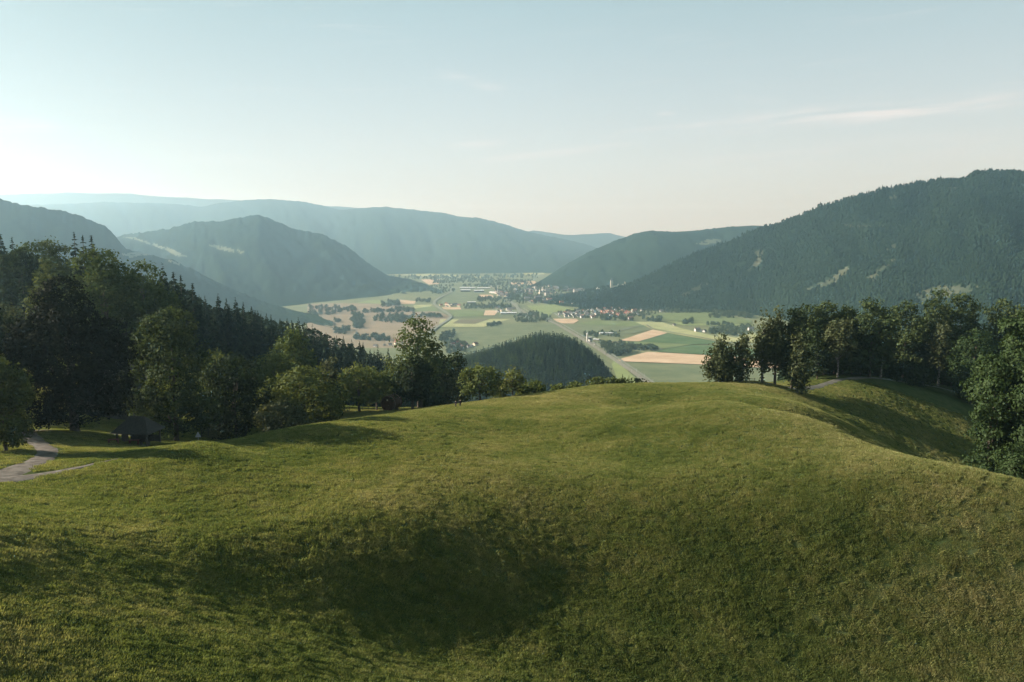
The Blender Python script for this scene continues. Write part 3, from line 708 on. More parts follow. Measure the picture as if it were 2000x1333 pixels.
hill('mountain', [(1130, 592, 3300), (1170, 578, 3300), (1240, 551, 3300), (1300, 522, 3250), (1360, 494, 3200), (1420, 472, 3150), (1480, 450, 3100), (1520, 437, 3050), (1560, 422, 3000), (1600, 404, 2950), (1650, 390, 2900), (1700, 378, 2850), (1770, 361, 2800), (1815, 357, 2800), (1850, 353, 2750), (1880, 352, 2750), (1900, 342, 2750), (1950, 335, 2700), (2000, 337, 2700), (2100, 345, 2700), (2300, 390, 2700)],
     [(1130, 598), (1180, 600), (1250, 602), (1320, 610), (1400, 615), (1480, 620), (1600, 642), (1800, 690), (2000, 740), (2300, 800)], 1130, 2300, 420, 170, 'big forested mountain on the right', .22, 22, 8, CL_R2, 1.0, (8.5, 15, 'dark conifer forest covering the right mountain'))
for i, (k, (p, h, lab)) in enumerate(CONES.items()):
    o = obj('forest', cones_mesh('forest', p, h, 60 + i), CANOPY); tag(o, lab, 'forest', None, 'stuff')

# castle spur
def spur_z(x, y):
    c = P(1203, 553, 3560); 
    return (VAL - 3) + (c[2] - 14 - VAL) * np.exp(-(((x - c[0]) / 190) ** 2 + ((y - c[1]) / 230) ** 2) ** .9)
gx, gy = np.meshgrid(np.linspace(100, 900, 50), np.linspace(3050, 4100, 50))
me = mesh_np('castle_hill', np.stack([gx, gy, spur_z(gx, gy)], -1), grid_quads(50, 50), smooth=True)
tag(obj('castle_hill', me, HILL_WOOD), 'wooded castle hill above the town', None, None, 'structure')
pp = np.c_[rng.uniform(150, 820, 3000), rng.uniform(3100, 4000, 3000)]; zz = spur_z(pp[:, 0], pp[:, 1])
cc = P(1200, 553, 3560)
k_ = (zz > VAL + 4) & ((np.hypot(pp[:, 0] - cc[0] - 20, (pp[:, 1] - cc[1] + 30) * .6) > 60) | (zz < cc[2] - 30))
o = obj('forest', cones_mesh('forest', np.c_[pp, zz][k_], 17, 91), CANOPY); tag(o, 'small wood on the slopes of the castle hill', 'forest', None, 'stuff')

# ------------------------------------------------------------------ trees
def leaves(r, cent, outw, size, per, sig, flat=.0, hang=0.0):
    n = len(cent) * per; c = np.repeat(cent, per, 0) + r.normal(0, 1, (n, 3)) * np.array([sig, sig, sig * (.8 + hang)])
    nr = np.repeat(outw, per, 0) * .95 + r.normal(0, .42, (n, 3)) + np.array([0, 0, .12 + flat])
    nr /= np.linalg.norm(nr, axis=1)[:, None] + 1e-9
    a = np.cross(nr, r.normal(0, 1, (n, 3))); a /= np.linalg.norm(a, axis=1)[:, None] + 1e-9; b = np.cross(nr, a)
    s = (size * r.uniform(.6, 1.25, n))[:, None]
    v = np.stack([c - a * s, c + b * s * .55 - a * s * .1, c + a * s, c - b * s * .55 + a * s * .1], 1)
    return v.reshape(-1, 3)
def prof(shape, t):
    t = np.clip(t, 0, 1)
    if shape == 'round': return np.sqrt(np.maximum(0, 1 - (2 * t - 1) ** 2)) * .98 + .02
    if shape == 'dome': return np.where(t > .33, np.sqrt(np.maximum(0, 1 - ((t - .33) / .67) ** 2.0)), np.sqrt(np.maximum(0, 1 - ((.33 - t) / .45) ** 2)))
    if shape == 'tall': return np.where(t > .42, np.maximum(0, 1 - ((t - .42) / .58) ** 1.8) ** .7, np.sqrt(np.maximum(0, 1 - ((.42 - t) / .55) ** 2)))
    if shape == 'cone': return (1 - t) ** .75 * .97 + .03
    if shape == 'weep': return np.where(t > .35, np.maximum(0, 1 - ((t - .35) / .65) ** 1.6) ** .8, .75 + .25 * t / .35)
    if shape == 'orchard': return np.where(t > .45, np.sqrt(np.maximum(0, 1 - ((t - .45) / .55) ** 2.4)), .62 + .38 * t / .45)
def crown_points(r, H, hb, Rr, shape, nlobe, ncl, asym=.15):
    t = r.beta(1.3, 1.25, nlobe); an = r.uniform(0, 2 * np.pi, nlobe); rt = prof(shape, t * .93 + .03) * Rr
    lr = np.maximum(.30 * Rr * r.uniform(.6, 1.4, nlobe) * (.45 + .55 * rt / Rr), .12 * Rr)
    rd = np.maximum(rt - lr * .62, 0) * np.sqrt(r.uniform(.55, 1, nlobe)) * (1 + asym * np.sin(an * 2 + 1))
    lc = np.c_[np.cos(an) * rd, np.sin(an) * rd, hb + t * (H - hb - .5 * lr) + 0 * rd]
    lc[:, 2] = np.clip(lc[:, 2], hb + lr * .55, H - lr * .72)
    # a spine of lobes keeps the middle closed
    k = max(3, nlobe // 5); tt = np.linspace(.15, .85, k); sr = .55 * prof(shape, tt) * Rr
    lc = np.r_[lc, np.c_[r.normal(0, .1 * Rr, k), r.normal(0, .1 * Rr, k), hb + tt * (H - hb)]]; lr = np.r_[lr, np.maximum(sr, .14 * Rr)]
    top = len(lc) - 1; lc[top, 2] = H - lr[top] * .75
    w = lr ** 2; w /= w.sum(); li = r.choice(len(lc), ncl * 2, p=w)
    d = r.normal(0, 1, (len(li), 3)); d[:, 2] += .25; d /= np.linalg.norm(d, axis=1)[:, None]
    rr_ = 1 - .30 * r.uniform(0, 1, len(li)) ** 2
    c = lc[li] + d * (lr[li] * rr_)[:, None] * np.array([1, 1, .82])
    # drop clusters buried deep inside other lobes
    dist = np.linalg.norm((c[:, None, :] - lc[None]) / np.array([1, 1, .82]), axis=2) / lr[None]
    keep = dist.min(1) > .70
    c, d = c[keep][:ncl], d[keep][:ncl]
    return c, d, lc, lr
def broad_tree(name, H, Rr, shape='round', mat='ash', leaf=.4, hb=.12, seed=1, cover=1.5, loc=(0, 0, 0), rz=0, label=None, cat='tree', group=None, bark=None, trunk_r=None, trunks=1, weep=0, lean=0, lobes=None, sparse=1.0):
    r = np.random.default_rng(seed); hb = hb * H
    per = 9
    surf = 4 * math.pi * Rr * max(Rr, (H - hb) / 2) * 1.0
    ncl = int(np.clip(surf * cover * sparse / (.55 * leaf * leaf * 2 * per), 60, 6500))
    nl = lobes or int(np.clip(16 + surf / 16, 14, 60))
    c, d, lc, lr = crown_points(r, H, hb, Rr, shape, nl, ncl)
    if weep:
        # hanging sprays under the outer clusters
        s = r.uniform(0, 1, len(c)) < .5; hc = c[s].copy(); hc[:, 2] -= r.uniform(.2, 1, len(hc)) * weep; hc[:, 2] = np.maximum(hc[:, 2], .06 * H)
        c = np.r_[c, hc]; d = np.r_[d, d[s]]
    v = leaves(r, c, d, leaf, per, leaf * 1.35, hang=weep * .12)
    me = mesh_np('crown', v, np.arange(len(v)).reshape(-1, 4)); me.materials.append(LEAF[mat])
    root = empty(name, loc, rz, label, cat, group)
    obj('crown', me, None, root)
    tr = trunk_r or max(.14, H * .018)
    mb = MB()
    for k in range(trunks):
        ox = 0 if trunks == 1 else (k - (trunks - 1) / 2) * .9
        top = Vector((lean + ox * .8, r.normal(0, .2), H * .78))
        mb.tube([(ox, 0, -.6), (ox, 0, .02 * H), (ox + lean * .2 + r.normal(0, .1), r.normal(0, .1), H * .3), (ox * .9 + lean * .6, r.normal(0, .2), H * .55), top], [tr * 1.5, tr * 1.05, tr * .8, tr * .5, tr * .12], 8)
    order = np.argsort(-lr)[:14]
    for i in order:
        p = lc[i]; z0 = np.clip(p[2] * .55, hb * .75, H * .6); q = Vector((lean * z0 / H, 0, z0)); e = Vector(p)
        mb.tube([q, q.lerp(e, .55) + Vector((0, 0, -.03 * H)), e], [tr * .42, tr * .25, tr * .06], 5)
    mb.build('trunk', bark or BARK, root, smooth=True)
    return root

def conifer_meshes(seed, H, Rr, whorls=24, nb=9, power=.85, droop=.35, start=.06, ragged=.25, mat='spruce', wide=.16):
    """trunk and crown of a spruce: whorls of drooping boughs, each bough a fan of narrow sprays"""
    r = np.random.default_rng(seed); V = []; 
    for w in range(whorls):
        t = start + (1 - start) * (w / (whorls - 1)) ** .92; z = H * t; rad = Rr * max(.07, (1 - t) ** power) * r.uniform(1 - ragged, 1 + ragged * .5)
        n = max(4, int(nb * (1 - t * .55)))
        for b in range(n):
            an = 2 * math.pi * (b + r.uniform(-.3, .3)) / n + w * 1.3; l_ = rad * r.uniform(.72, 1.12); ca, sa = math.cos(an), math.sin(an)
            zz = z + r.uniform(-.5, .5) * H / whorls * .8; dr = droop * l_ * r.uniform(.7, 1.3)
            ww = wide * l_ + .10 * Rr * .6
            def pt(s, side, dz): return (ca * s - sa * side, sa * s + ca * side, zz + dz)
            V += [pt(0, 0, .12 * l_), pt(l_ * .5, ww, -dr * .35 + .03 * l_), pt(l_, 0, -dr), pt(l_ * .5, -ww, -dr * .35 + .03 * l_)]
            # hanging spray below the bough and a tuft on top
            V += [pt(l_ * .15, 0, .05 * l_), pt(l_ * .85, .05 * l_, -dr * .7), pt(l_ * .65, 0, -dr * .8 - .30 * l_ - .02 * H * (1 - t)), pt(l_ * .3, -.04 * l_, -dr * .3 - .22 * l_)]
            if r.uniform() < .7:
                sd = r.choice([-1, 1]); s2 = r.uniform(.3, .6)
                V += [pt(l_ * s2, 0, 0), pt(l_ * (s2 + .15), sd * ww * 1.2, -dr * .4), pt(l_ * (s2 + .40), sd * ww * 1.7, -dr * .8), pt(l_ * (s2 + .25), sd * ww * .4, -dr * .6)]
    V += [(0, 0, H * .93), (.03 * Rr + .05, 0, H * .97), (0, 0, H * 1.02), (-.03 * Rr - .05, .02, H * .97)]
    me = mesh_np('crown', V, np.arange(len(V)).reshape(-1, 4)); me.materials.append(LEAF[mat])
    return me
def conifer(name, seed, H, Rr, loc=(0, 0, 0), rz=0, label=None, group=None, **k):
    root = empty(name, loc, rz, label, 'tree', group)
    obj('crown', conifer_meshes(seed, H, Rr, **k), None, root)
    mb = MB(); tr = H * .013; mb.tube([(0, 0, -.8), (0, 0, H * .03), (0, 0, H * .5), (0, 0, H * .98)], [tr * 1.5, tr, tr * .6, tr * .08], 7); mb.build('trunk', BARK, root, smooth=True)
    return root

def place(px, D, top):
    x, y, z = base_at(px, D); zt = float(ray(px, top)[1]) * D
    return x, y, z, max(2.0, zt - z)
TREES = [  # px, distance, top py, crown width px, kind, shape, leaf, label, extra
    # the yard on the left
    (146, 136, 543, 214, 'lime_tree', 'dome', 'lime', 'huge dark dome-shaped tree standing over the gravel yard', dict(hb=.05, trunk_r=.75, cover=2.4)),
    (12, 112, 698, 104, 'willow_tree', 'round', 'olive', 'shaggy tree cut by the left edge beside the gravel road', dict(hb=.05, weep=1.2)),
    (18, 170, 594, 118, 'broadleaf_tree', 'dome', 'grey', 'pale grey green tree behind the left end of the yard', dict(hb=.06)),
    (345, 152, 604, 160, 'chestnut_tree', 'dome', 'chestnut', 'large rounded tree with clumped leaves behind the shelter', dict(hb=.05, cover=1.7)),
    (216, 196, 489, 136, 'ash_tree', 'round', 'ash', 'tall ash with olive crown rising behind the huge dark tree', dict(hb=.1)),
    (292, 202, 514, 122, 'ash_tree', 'round', 'ash', 'second olive ash just right of the tallest one', dict(hb=.1)),
    (102, 226, 508, 66, 'ash_tree', 'tall', 'olive', 'narrow pale crown between dark conifers at upper left', dict(hb=.1)),
    (45, 262, 492, 110, 'broadleaf_tree', 'dome', 'dark', 'dark mixed crown below the left skyline', dict(hb=.1)),
    (112, 275, 470, 76, 'broadleaf_tree', 'round', 'olive', 'rounded tree on the left skyline beside the pines', dict(hb=.1)),
    (70, 268, 476, 60, 'broadleaf_tree', 'round', 'ash', 'small rounded tree on the left skyline', dict(hb=.1)),
    (462, 166, 692, 128, 'elder_tree', 'round', 'dark', 'dark bushy tree at the meadow edge right of the slatted shed', dict(hb=.03)),
    (428, 186, 690, 70, 'broadleaf_tree', 'round', 'olive', 'small sunlit crown behind the dark bushy tree', dict(hb=.1)),
    (576, 226, 637, 82, 'poplar_tree', 'tall', 'ash', 'slender tall tree rising before the spruce wood', dict(hb=.08)),
    (546, 204, 688, 108, 'maple_tree', 'round', 'olive', 'olive lit tree with broad crown below the slender one', dict(hb=.06)),
    (512, 190, 722, 84, 'hazel_tree', 'round', 'olive', 'low yellowish tree left of the spreading apple tree', dict(hb=.05)),
    (596, 178, 722, 150, 'apple_tree', 'orchard', 'olive', 'spreading apple tree leaning over the shaded yard edge', dict(hb=.14, trunk_r=.3)),
    (550, 160, 786, 96, 'willow_bush', 'round', 'grey', 'grey green bush at the meadow edge', dict(hb=.02)),
    (650, 220, 698, 50, 'willow_tree', 'dome', 'grey', 'feathery grey green tree left of the round cherry tree', dict(hb=.1)),
    (640, 196, 752, 66, 'plum_tree', 'round', 'dark', 'low dark tree between apple tree and round cherry tree', dict(hb=.08)),
    (702, 206, 713, 78, 'cherry_tree', 'orchard', 'orchard', 'round cherry tree with thick trunk left of the barrel hut', dict(hb=.20, trunk_r=.38)),
    (736, 212, 722, 62, 'cherry_tree', 'orchard', 'orchard', 'second cherry tree close behind the barrel hut', dict(hb=.22, trunk_r=.25)),
    (818, 232, 623, 106, 'linden_tree', 'dome', 'ash', 'tallest tree over the valley view with thin bare top', dict(hb=.12, sparse=.75)),
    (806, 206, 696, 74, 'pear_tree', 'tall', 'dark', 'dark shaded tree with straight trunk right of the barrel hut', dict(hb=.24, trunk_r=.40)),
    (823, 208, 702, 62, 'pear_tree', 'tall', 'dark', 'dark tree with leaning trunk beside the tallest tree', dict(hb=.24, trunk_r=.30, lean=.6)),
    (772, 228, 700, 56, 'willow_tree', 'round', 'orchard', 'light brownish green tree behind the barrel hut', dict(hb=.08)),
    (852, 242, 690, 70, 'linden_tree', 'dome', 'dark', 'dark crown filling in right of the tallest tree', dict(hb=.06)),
    (893, 252, 689, 56, 'alder_tree', 'tall', 'dark', 'dark slim tree left of the orchard trees', dict(hb=.05)),
    (868, 238, 733, 62, 'willow_bush', 'round', 'grey', 'grey green bush behind the two walkers', dict(hb=.02)),
    (842, 226, 768, 50, 'thorn_bush', 'round', 'dark', 'low dark bush left of the two walkers', dict(hb=.01)),
    (938, 203, 719, 80, 'fruit_tree', 'orchard', 'orchard', 'round orchard tree right behind the walkers', dict(hb=.22, trunk_r=.28, lean=-.5)),
    (1001, 209, 722, 44, 'fruit_tree', 'orchard', 'orchard', 'slimmer orchard tree on the meadow crest', dict(hb=.18, trunk_r=.2)),
    (974, 216, 746, 36, 'fruit_tree', 'round', 'orchard', 'small tree squeezed between the two orchard trees', dict(hb=.1)),
    (1044, 214, 748, 38, 'fruit_tree', 'orchard', 'bright', 'small bright green fruit tree on the meadow crest', dict(hb=.16)),
    (1022, 213, 757, 20, 'shrub', 'round', 'bright', 'little shrub left of the small bright fruit tree', dict(hb=.02)),
    (1090, 238, 761, 15, 'shrub', 'round', 'bright', 'tiny bright shrub alone on the crest', dict(hb=.02)),
    (1125, 240, 753, 22, 'shrub', 'dome', 'bright', 'pointed bright shrub on the crest left of the bush row', dict(hb=.02)),
    (1164, 233, 743, 38, 'rounded_bush', 'round', 'olive', 'largest rounded bush in the row on the crest', dict(hb=.02)),
    (1190, 236, 748, 34, 'rounded_bush', 'round', 'olive', 'middle low bush in the row on the crest', dict(hb=.02)),
    (1212, 238, 745, 28, 'rounded_bush', 'round', 'olive', 'right end bush in the row on the crest', dict(hb=.02)),
    # right side
    (1404, 235, 654, 52, 'birch_tree', 'weep', 'birch', 'left birch of the pair alone on the crest', dict(hb=.03, weep=3.0, bark='b')),
    (1421, 238, 668, 36, 'birch_tree', 'weep', 'birch', 'birch crown leaning into the left birch of the pair', dict(hb=.04, weep=2.5, bark='b')),
    (1449, 235, 652, 44, 'birch_tree', 'weep', 'birch', 'right birch of the pair with ragged hanging twigs', dict(hb=.1, weep=2.5, bark='b', sparse=.8)),
    (1488, 237, 611, 36, 'birch_tree', 'weep', 'birch', 'birch at the left end of the grove with drooping twigs', dict(hb=.2, weep=4, bark='b', sparse=.85)),
    (1513, 239, 604, 50, 'birch_tree', 'weep', 'birch', 'tallest birch with leaning trunk at the grove corner', dict(hb=.22, weep=3.5, lean=-1.2)),
    (1546, 240, 603, 58, 'oak_tree', 'dome', 'dark', 'dark broad tree next to the tallest birch', dict(hb=.15)),
    (1557, 233, 652, 38, 'birch_tree', 'weep', 'birch', 'small weeping birch in front of the dark broad tree', dict(hb=.06, weep=2.5, bark='b')),
    (1636, 267, 626, 56, 'birch_tree', 'round', 'birch', 'birch with rounded crown and white trunk in the grove edge', dict(hb=.3, weep=1.2, bark='b')),
    (1720, 276, 618, 40, 'birch_tree', 'tall', 'birch', 'slim birch with long pale trunk before the conifers', dict(hb=.3, weep=1.5, bark='b', lean=.8)),
    (1596, 264, 668, 40, 'young_tree', 'round', 'dark', 'dark young tree between weeping birch and white-trunked birch', dict(hb=.1)),
    (1680, 276, 668, 44, 'young_tree', 'round', 'dark', 'dark young tree right of the white-trunked birch', dict(hb=.1)),
    (1832, 296, 626, 44, 'birch_tree', 'tall', 'birch', 'half hidden birch low in the right grove', dict(hb=.3, weep=1.2, bark='b')),
    (1776, 284, 718, 88, 'thorn_bush', 'round', 'dark', 'wide dark thorn bush at the edge of the right hollow', dict(hb=.01)),
    (1897, 280, 644, 90, 'oak_tree', 'round', 'oak', 'dark green oak behind the big right-hand tree', dict(hb=.06)),
    (1990, 140, 610, 205, 'oak_tree', 'dome', 'oak', 'big green tree cut by the right edge', dict(hb=.03, cover=2.0, trunk_r=.6, lobes=30)),
    (1926, 138, 740, 84, 'oak_tree', 'round', 'oak', 'lower bough-like tree in front of the big right-hand tree', dict(hb=.03)),
    (1975, 124, 868, 70, 'thorn_bush', 'round', 'oak', 'scrubby bush at the foot of the big right-hand tree', dict(hb=.01)),
]
TREES += [(-70, 128, 600, 170, 'lime_tree', 'dome', 'dark', 'dark tree added outside the left edge to shade the farm road', dict(hb=.05)),  # out-of-frame trees, added to throw shade over the yard
          (-60, 160, 560, 170, 'lime_tree', 'dome', 'dark', 'tall dark tree added outside the left edge to shade the yard', dict(hb=.05))]
for i, (px, D, top, w, nm, shp, lf, lab, ex) in enumerate(TREES):
    x, y, z, H = place(px, D, top); Rr = w / F * D / 2 * 1.02
    ex = dict(ex)
    if ex.get('bark') == 'b': ex['bark'] = BIRCH_BARK
    broad_tree(nm, H, Rr, shp, lf, float(np.clip(D * .0022, .26, .5)), seed=300 + i, loc=(x, y, z), label=lab, cat='bush' if ('bush' in nm or 'shrub' in nm) else 'tree', **ex)

# conifers: five spruces and three larches, built once and copied
SPR = [conifer('spruce_tree', 500 + k, 24, 24 * q, whorls=26, nb=9, power=p, droop=d) for k, (q, p, d) in enumerate(((.17, .68, .45), (.19, .62, .5), (.16, .72, .4), (.21, .6, .35), (.18, .58, .55)))]
LAR = [broad_tree('larch_tree', 22, 22 * q, sh, 'larch', .42, hb, seed=520 + k, cover=1.5, label='larch', trunk_r=.28) for k, (q, sh, hb) in enumerate(((.24, 'tall', .06), (.28, 'dome', .05), (.23, 'tall', .08), (.26, 'round', .06)))]
used = {}
def put(protos, x, y, z, H, label, group=None, wide=1.0):
    i = rnd.randrange(len(protos)); pr = protos[i]; H0 = 24 if protos is SPR else 22; s = H / H0
    rz = rnd.uniform(0, 6.28); sc = (s * wide * rnd.uniform(.9, 1.12),) * 2 + (s,)
    if pr.name not in used:
        used[pr.name] = 1; pr['category'] = 'tree'; pr.location = (x, y, z); pr.rotation_euler = (0, 0, rz); pr.scale = sc; pr['label'] = label
        if group: pr['group'] = group
        return pr
    return copy_thing(pr, (x, y, z), rz, sc, label, group)
def singles(lst, protos, fmt, group, wide=1.0):
    for px, D, top, lab in lst:
        x, y, z, H = place(px, D, top); put(protos, x, y, z, min(H, 36), lab, group, wide)
GS = 'spruces of the left hillside wood'
singles([(158, 285, 455, 'taller of the two dark pines on the left skyline'), (191, 290, 463, 'shorter of the two dark pines on the left skyline'), (174, 292, 462, 'dark pine squeezed between the two skyline pines'),
         (14, 285, 460, 'dark conifer at the left end of the skyline'), (36, 288, 466, 'second dark conifer on the left skyline')], SPR, '', GS, 1.35)
singles([(328, 250, 516, 'dark conifer peeping over the olive ash crowns'), (348, 262, 534, 'broad dark conifer stepping down from the ash crowns'), (362, 268, 540, 'rounded dark pine on the descending wood edge'), (384, 275, 556, 'lowest rounded pine before the pointed spruces')], SPR, '', GS, 1.3)
singles([(405, 330, 579, 'slim spruce at the start of the pointed row'), (431, 335, 575, 'tall pointed spruce with twin neighbour'), (447, 338, 584, 'lighter spruce right of the tall pointed one'), (465, 335, 583, 'tallest spruce in the pointed row'), (480, 340, 592, 'narrow spruce right of the tallest one'),
         (496, 345, 600, 'spruce at the right end of the pointed row'), (514, 350, 614, 'shorter spruce where the pointed row ends'), (740, 470, 673, 'lone spruce spire right end of the hillside wood'), (760, 480, 681, 'last spruce of the hillside wood before the tall tree')], SPR, '', GS)
sky_line = [(-150, 470), (0, 466), (60, 478), (140, 478), (205, 480), (230, 500), (330, 522), (385, 562), (405, 586), (465, 592), (500, 606), (540, 618), (595, 622), (640, 642), (700, 664), (735, 684), (770, 692), (800, 712), (860, 740)]
def fill_wood(n, prange, drange, line, hr, protos, label, group, wide=1.0, zfun=None, mind=3.2, sel=None):
    done = []; k = 0; tries = 0; la = np.array(line)
    while k < n and tries < n * 60:
        tries += 1
        D = math.sqrt(rnd.uniform(drange[0] ** 2, drange[1] ** 2)); px = rnd.uniform(*prange); x = float(ray(px, 700)[0]) * D
        if sel and not sel(px, D): continue
        if any((x - a) ** 2 + (D - b) ** 2 < mind ** 2 for a, b in done): continue
        z = (zfun or gz)(x, D)
        H = rnd.uniform(*hr); zt = z + H; ppx, ppy = pix(x, D, zt); lim = np.interp(ppx, la[:, 0], la[:, 1]) + rnd.uniform(0, 9)
        if ppy < lim:
            H -= (lim - ppy) * D / F
            if H < hr[0] * .55: continue
        put(protos, x, D, z, H, label, group, wide); done.append((x, D)); k += 1
    return k
n1 = fill_wood(95, (-60, 860), (235, 500), sky_line, (17, 26), SPR, 'dark spruce packed in the wood on the left hillside', GS, 1.1, sel=lambda px, D: D > 232 + max(0, px - 300) * .12)
fill_wood(80, (455, 815), (335, 560), sky_line, (20, 30), SPR, 'dark spruce on the descending end of the left hillside wood', 'spruces at the low end of the left hillside wood', 1.15, mind=3.5)
GR = 'larches of the right grove'
singles([(1574, 274, 599, 'larch top behind the dark broad tree'), (1609, 276, 589, 'light green larch in the left part of the right grove'), (1646, 276, 597, 'flat-topped larch in the right grove'), (1698, 272, 586, 'domed larch standing alone on the grove skyline'),
         (1763, 300, 588, 'ragged larch left of the grove summit'), (1820, 305, 565, 'broad larch at the left of the grove summit'), (1868, 308, 562, 'twin-topped larch at the grove summit'), (1945, 312, 562, 'larch near the right edge of the grove'), (1982, 306, 571, 'larch cut by the right edge of the picture')], LAR, '', GR)
singles([(1888, 315, 557, 'pointed dark spruce poking out of the grove summit')], SPR, '', GR)
line_r = [(1470, 640), (1500, 625), (1577, 622), (1610, 605), (1646, 612), (1698, 602), (1725, 625), (1763, 602), (1800, 590), (1820, 578), (1880, 574), (1945, 576), (2000, 585), (2200, 600)]
fill_wood(24, (1540, 2140), (274, 370), line_r, (16, 25), SPR, 'dark conifer packed inside the right grove', 'conifers inside the right grove', 1.6, mind=4, sel=lambda px, D: D > 272 + max(0, min(1, (px - 1640) / 120)) * 34)
fill_wood(62, (1560, 2140), (274, 360), line_r, (15, 24), LAR, 'dark rounded larch packed inside the right grove', 'larches inside the right grove', 1.25, mind=4, sel=lambda px, D: D > 272 + max(0, min(1, (px - 1640) / 120)) * 30)
fill_wood(26, (1740, 2120), (290, 325), [(a, b + 40) for a, b in line_r], (12, 19), LAR, 'shaded larch along the front of the right grove', 'larches along the grove front', 1.0, mind=4)
singles([(1215, 285, 732, 'left of two small dark spruces below the crest'), (1227, 290, 735, 'right of two small dark spruces below the crest')], SPR, '', 'small spruces below the crest')
for k, (px, top, w) in enumerate(((1240, 741, 16), (1252, 744, 14), (1262, 746, 12))):
    x, y, z, H = place(px, 300, top); broad_tree('shrub', H, w / F * 300 / 2, 'round', 'dark', .5, .02, seed=700 + k, loc=(x, y, z), label=('dark shrub next to the small spruces below the crest', 'middle dark shrub beyond the crest', 'dark shrub at the railway end of the crest')[k], cat='bush', cover=1.2)

# the wooded knoll
KC = [(-260, -232), (-140, -212), (-66, -194), (-39, -187), (-8, -176), (22, -166), (47, -161), (78, -164), (105, -172), (125, -188), (145, -206), (158, -224), (175, -255), (200, -276), (400, -290)]
def knoll(x, y):
    a = np.array(KC); c = np.interp(x, a[:, 0], a[:, 1]); d = np.where(y < 1230, (1230 - y) / 150, (y - 1230) / 170)
    return np.maximum(c - 62 * d ** 2 + 3 * fbm(np.asarray(x) / 40, np.asarray(y) / 40, 8, 3), VAL - 14)
gx, gy = np.meshgrid(np.arange(-300, 330, 8.), np.arange(930, 1560, 8.))
me = mesh_np('wooded_knoll', np.stack([gx, gy, knoll(gx, gy)], -1), grid_quads(*gx.shape), smooth=True)
tag(obj('wooded_knoll', me, HILL_WOOD), 'rounded knoll below the meadow', None, None, 'structure')
pts = []
for yy in np.arange(960, 1420, 5.6):
    for xx in np.arange(-190, 200, 5.6):
        x, y = xx + rnd.uniform(-2.4, 2.4), yy + rnd.uniform(-2.4, 2.4); pts.append((x, y))
pts = np.array(pts); kz = knoll(pts[:, 0], pts[:, 1]); ok = kz > -262; pts, kz = pts[ok], kz[ok]
kpx, kpy = pix(pts[:, 0], pts[:, 1], kz + 16)
front = (pts[:, 1] < 1250) & (kpy < 762) & (kpx > 905) & (kpx < 1215) & (ground(pts[:, 0] * 234 / pts[:, 1], pts[:, 1] * 0 + 234) < (kz + 12) * 234 / pts[:, 1])
cand = np.where(front)[0]; pick = set(cand[np.argsort(pts[cand, 1])][::max(1, len(cand) // 118)][:118].tolist())
rest = np.array([i for i in range(len(pts)) if i not in pick])
for i in pick:
    put(SPR, pts[i, 0], pts[i, 1], kz[i], rnd.uniform(14, 20), 'spruce in the dark wood on the rounded knoll', 'spruces of the knoll wood', 1.45)
# the rest of that wood is one mass built from a lighter spruce
def mass_mesh(name, pts, hr, seed, mat, q=.17, hts=None):
    r = np.random.default_rng(seed); var = []
    for k in range(4):
        m = conifer_meshes(900 + k, 1, q * r.uniform(.9, 1.2), whorls=11, nb=6, power=.8, droop=.45); a = np.empty(len(m.vertices) * 3, np.float32); m.vertices.foreach_get('co', a); var.append(a.reshape(-1, 3)); bpy.data.meshes.remove(m)
    out_ = []
    for k in range(4):
        s = pts[k::4]; h = r.uniform(hr[0], hr[1], len(s)) if hts is None else hts[k::4]; an = r.uniform(0, 6.28, len(s)); v = var[k]
        wd = h * r.uniform(.9, 1.5, len(s))
        X = (v[None, :, 0] * np.cos(an)[:, None] - v[None, :, 1] * np.sin(an)[:, None]) * wd[:, None] + s[:, 0:1]
        Y = (v[None, :, 0] * np.sin(an)[:, None] + v[None, :, 1] * np.cos(an)[:, None]) * wd[:, None] + s[:, 1:2]
        out_.append(np.stack([X, Y, v[None, :, 2] * h[:, None] + s[:, 2:3]], -1).reshape(-1, 3))
    V = np.concatenate(out_); me = mesh_np(name, V, np.arange(len(V)).reshape(-1, 4)); me.materials.append(LEAF[mat]); return me
lt = vnoise(pts[rest][:, 0] / 14, pts[rest][:, 1] / 14, 3) + rng.normal(0, .14, len(rest)) > .16  # lighter leaf colour on some crowns stands in for sunlit clumps
o = obj('forest', mass_mesh('forest', np.c_[pts, kz][rest[lt]], (12, 18), 8, 'oak', .32)); tag(o, 'lighter trees scattered through the knoll wood', 'forest', None, 'stuff')
o = obj('forest', mass_mesh('forest', np.c_[pts, kz][rest[~lt]], (12, 20), 5, 'spruce', .24)); tag(o, 'dense spruce wood covering the rounded knoll', 'forest', None, 'stuff')
# undergrowth: the rest of the hillside wood behind its front rows
q = []
for _ in range(9000):
    D = math.sqrt(rnd.uniform(330 ** 2, 600 ** 2)); px = rnd.uniform(-150, 830); x = float(ray(px, 700)[0]) * D; q.append((x, D))
q = np.array(q); qz = ground(q[:, 0], q[:, 1]); la = np.array(sky_line); a_, b_ = pix(q[:, 0], q[:, 1], qz + 17)
hh = ray(a_, np.interp(a_, la[:, 0], la[:, 1]) + rng.uniform(9, 26, len(q)))[1] * q[:, 1] - qz
ok = (hh > 9) & (q[:, 1] > 330 + np.maximum(0, a_ - 300) * .10)
q, qz, hh = q[ok][:2600], qz[ok][:2600], np.minimum(hh[ok][:2600], rng.uniform(17, 25, len(q[ok][:2600])))
o = obj('forest', mass_mesh('forest', np.c_[q, qz], (11, 16), 6, 'spruce', .2, hh)); tag(o, 'rear rows of the spruce wood on the left hillside', 'forest', None, 'stuff')

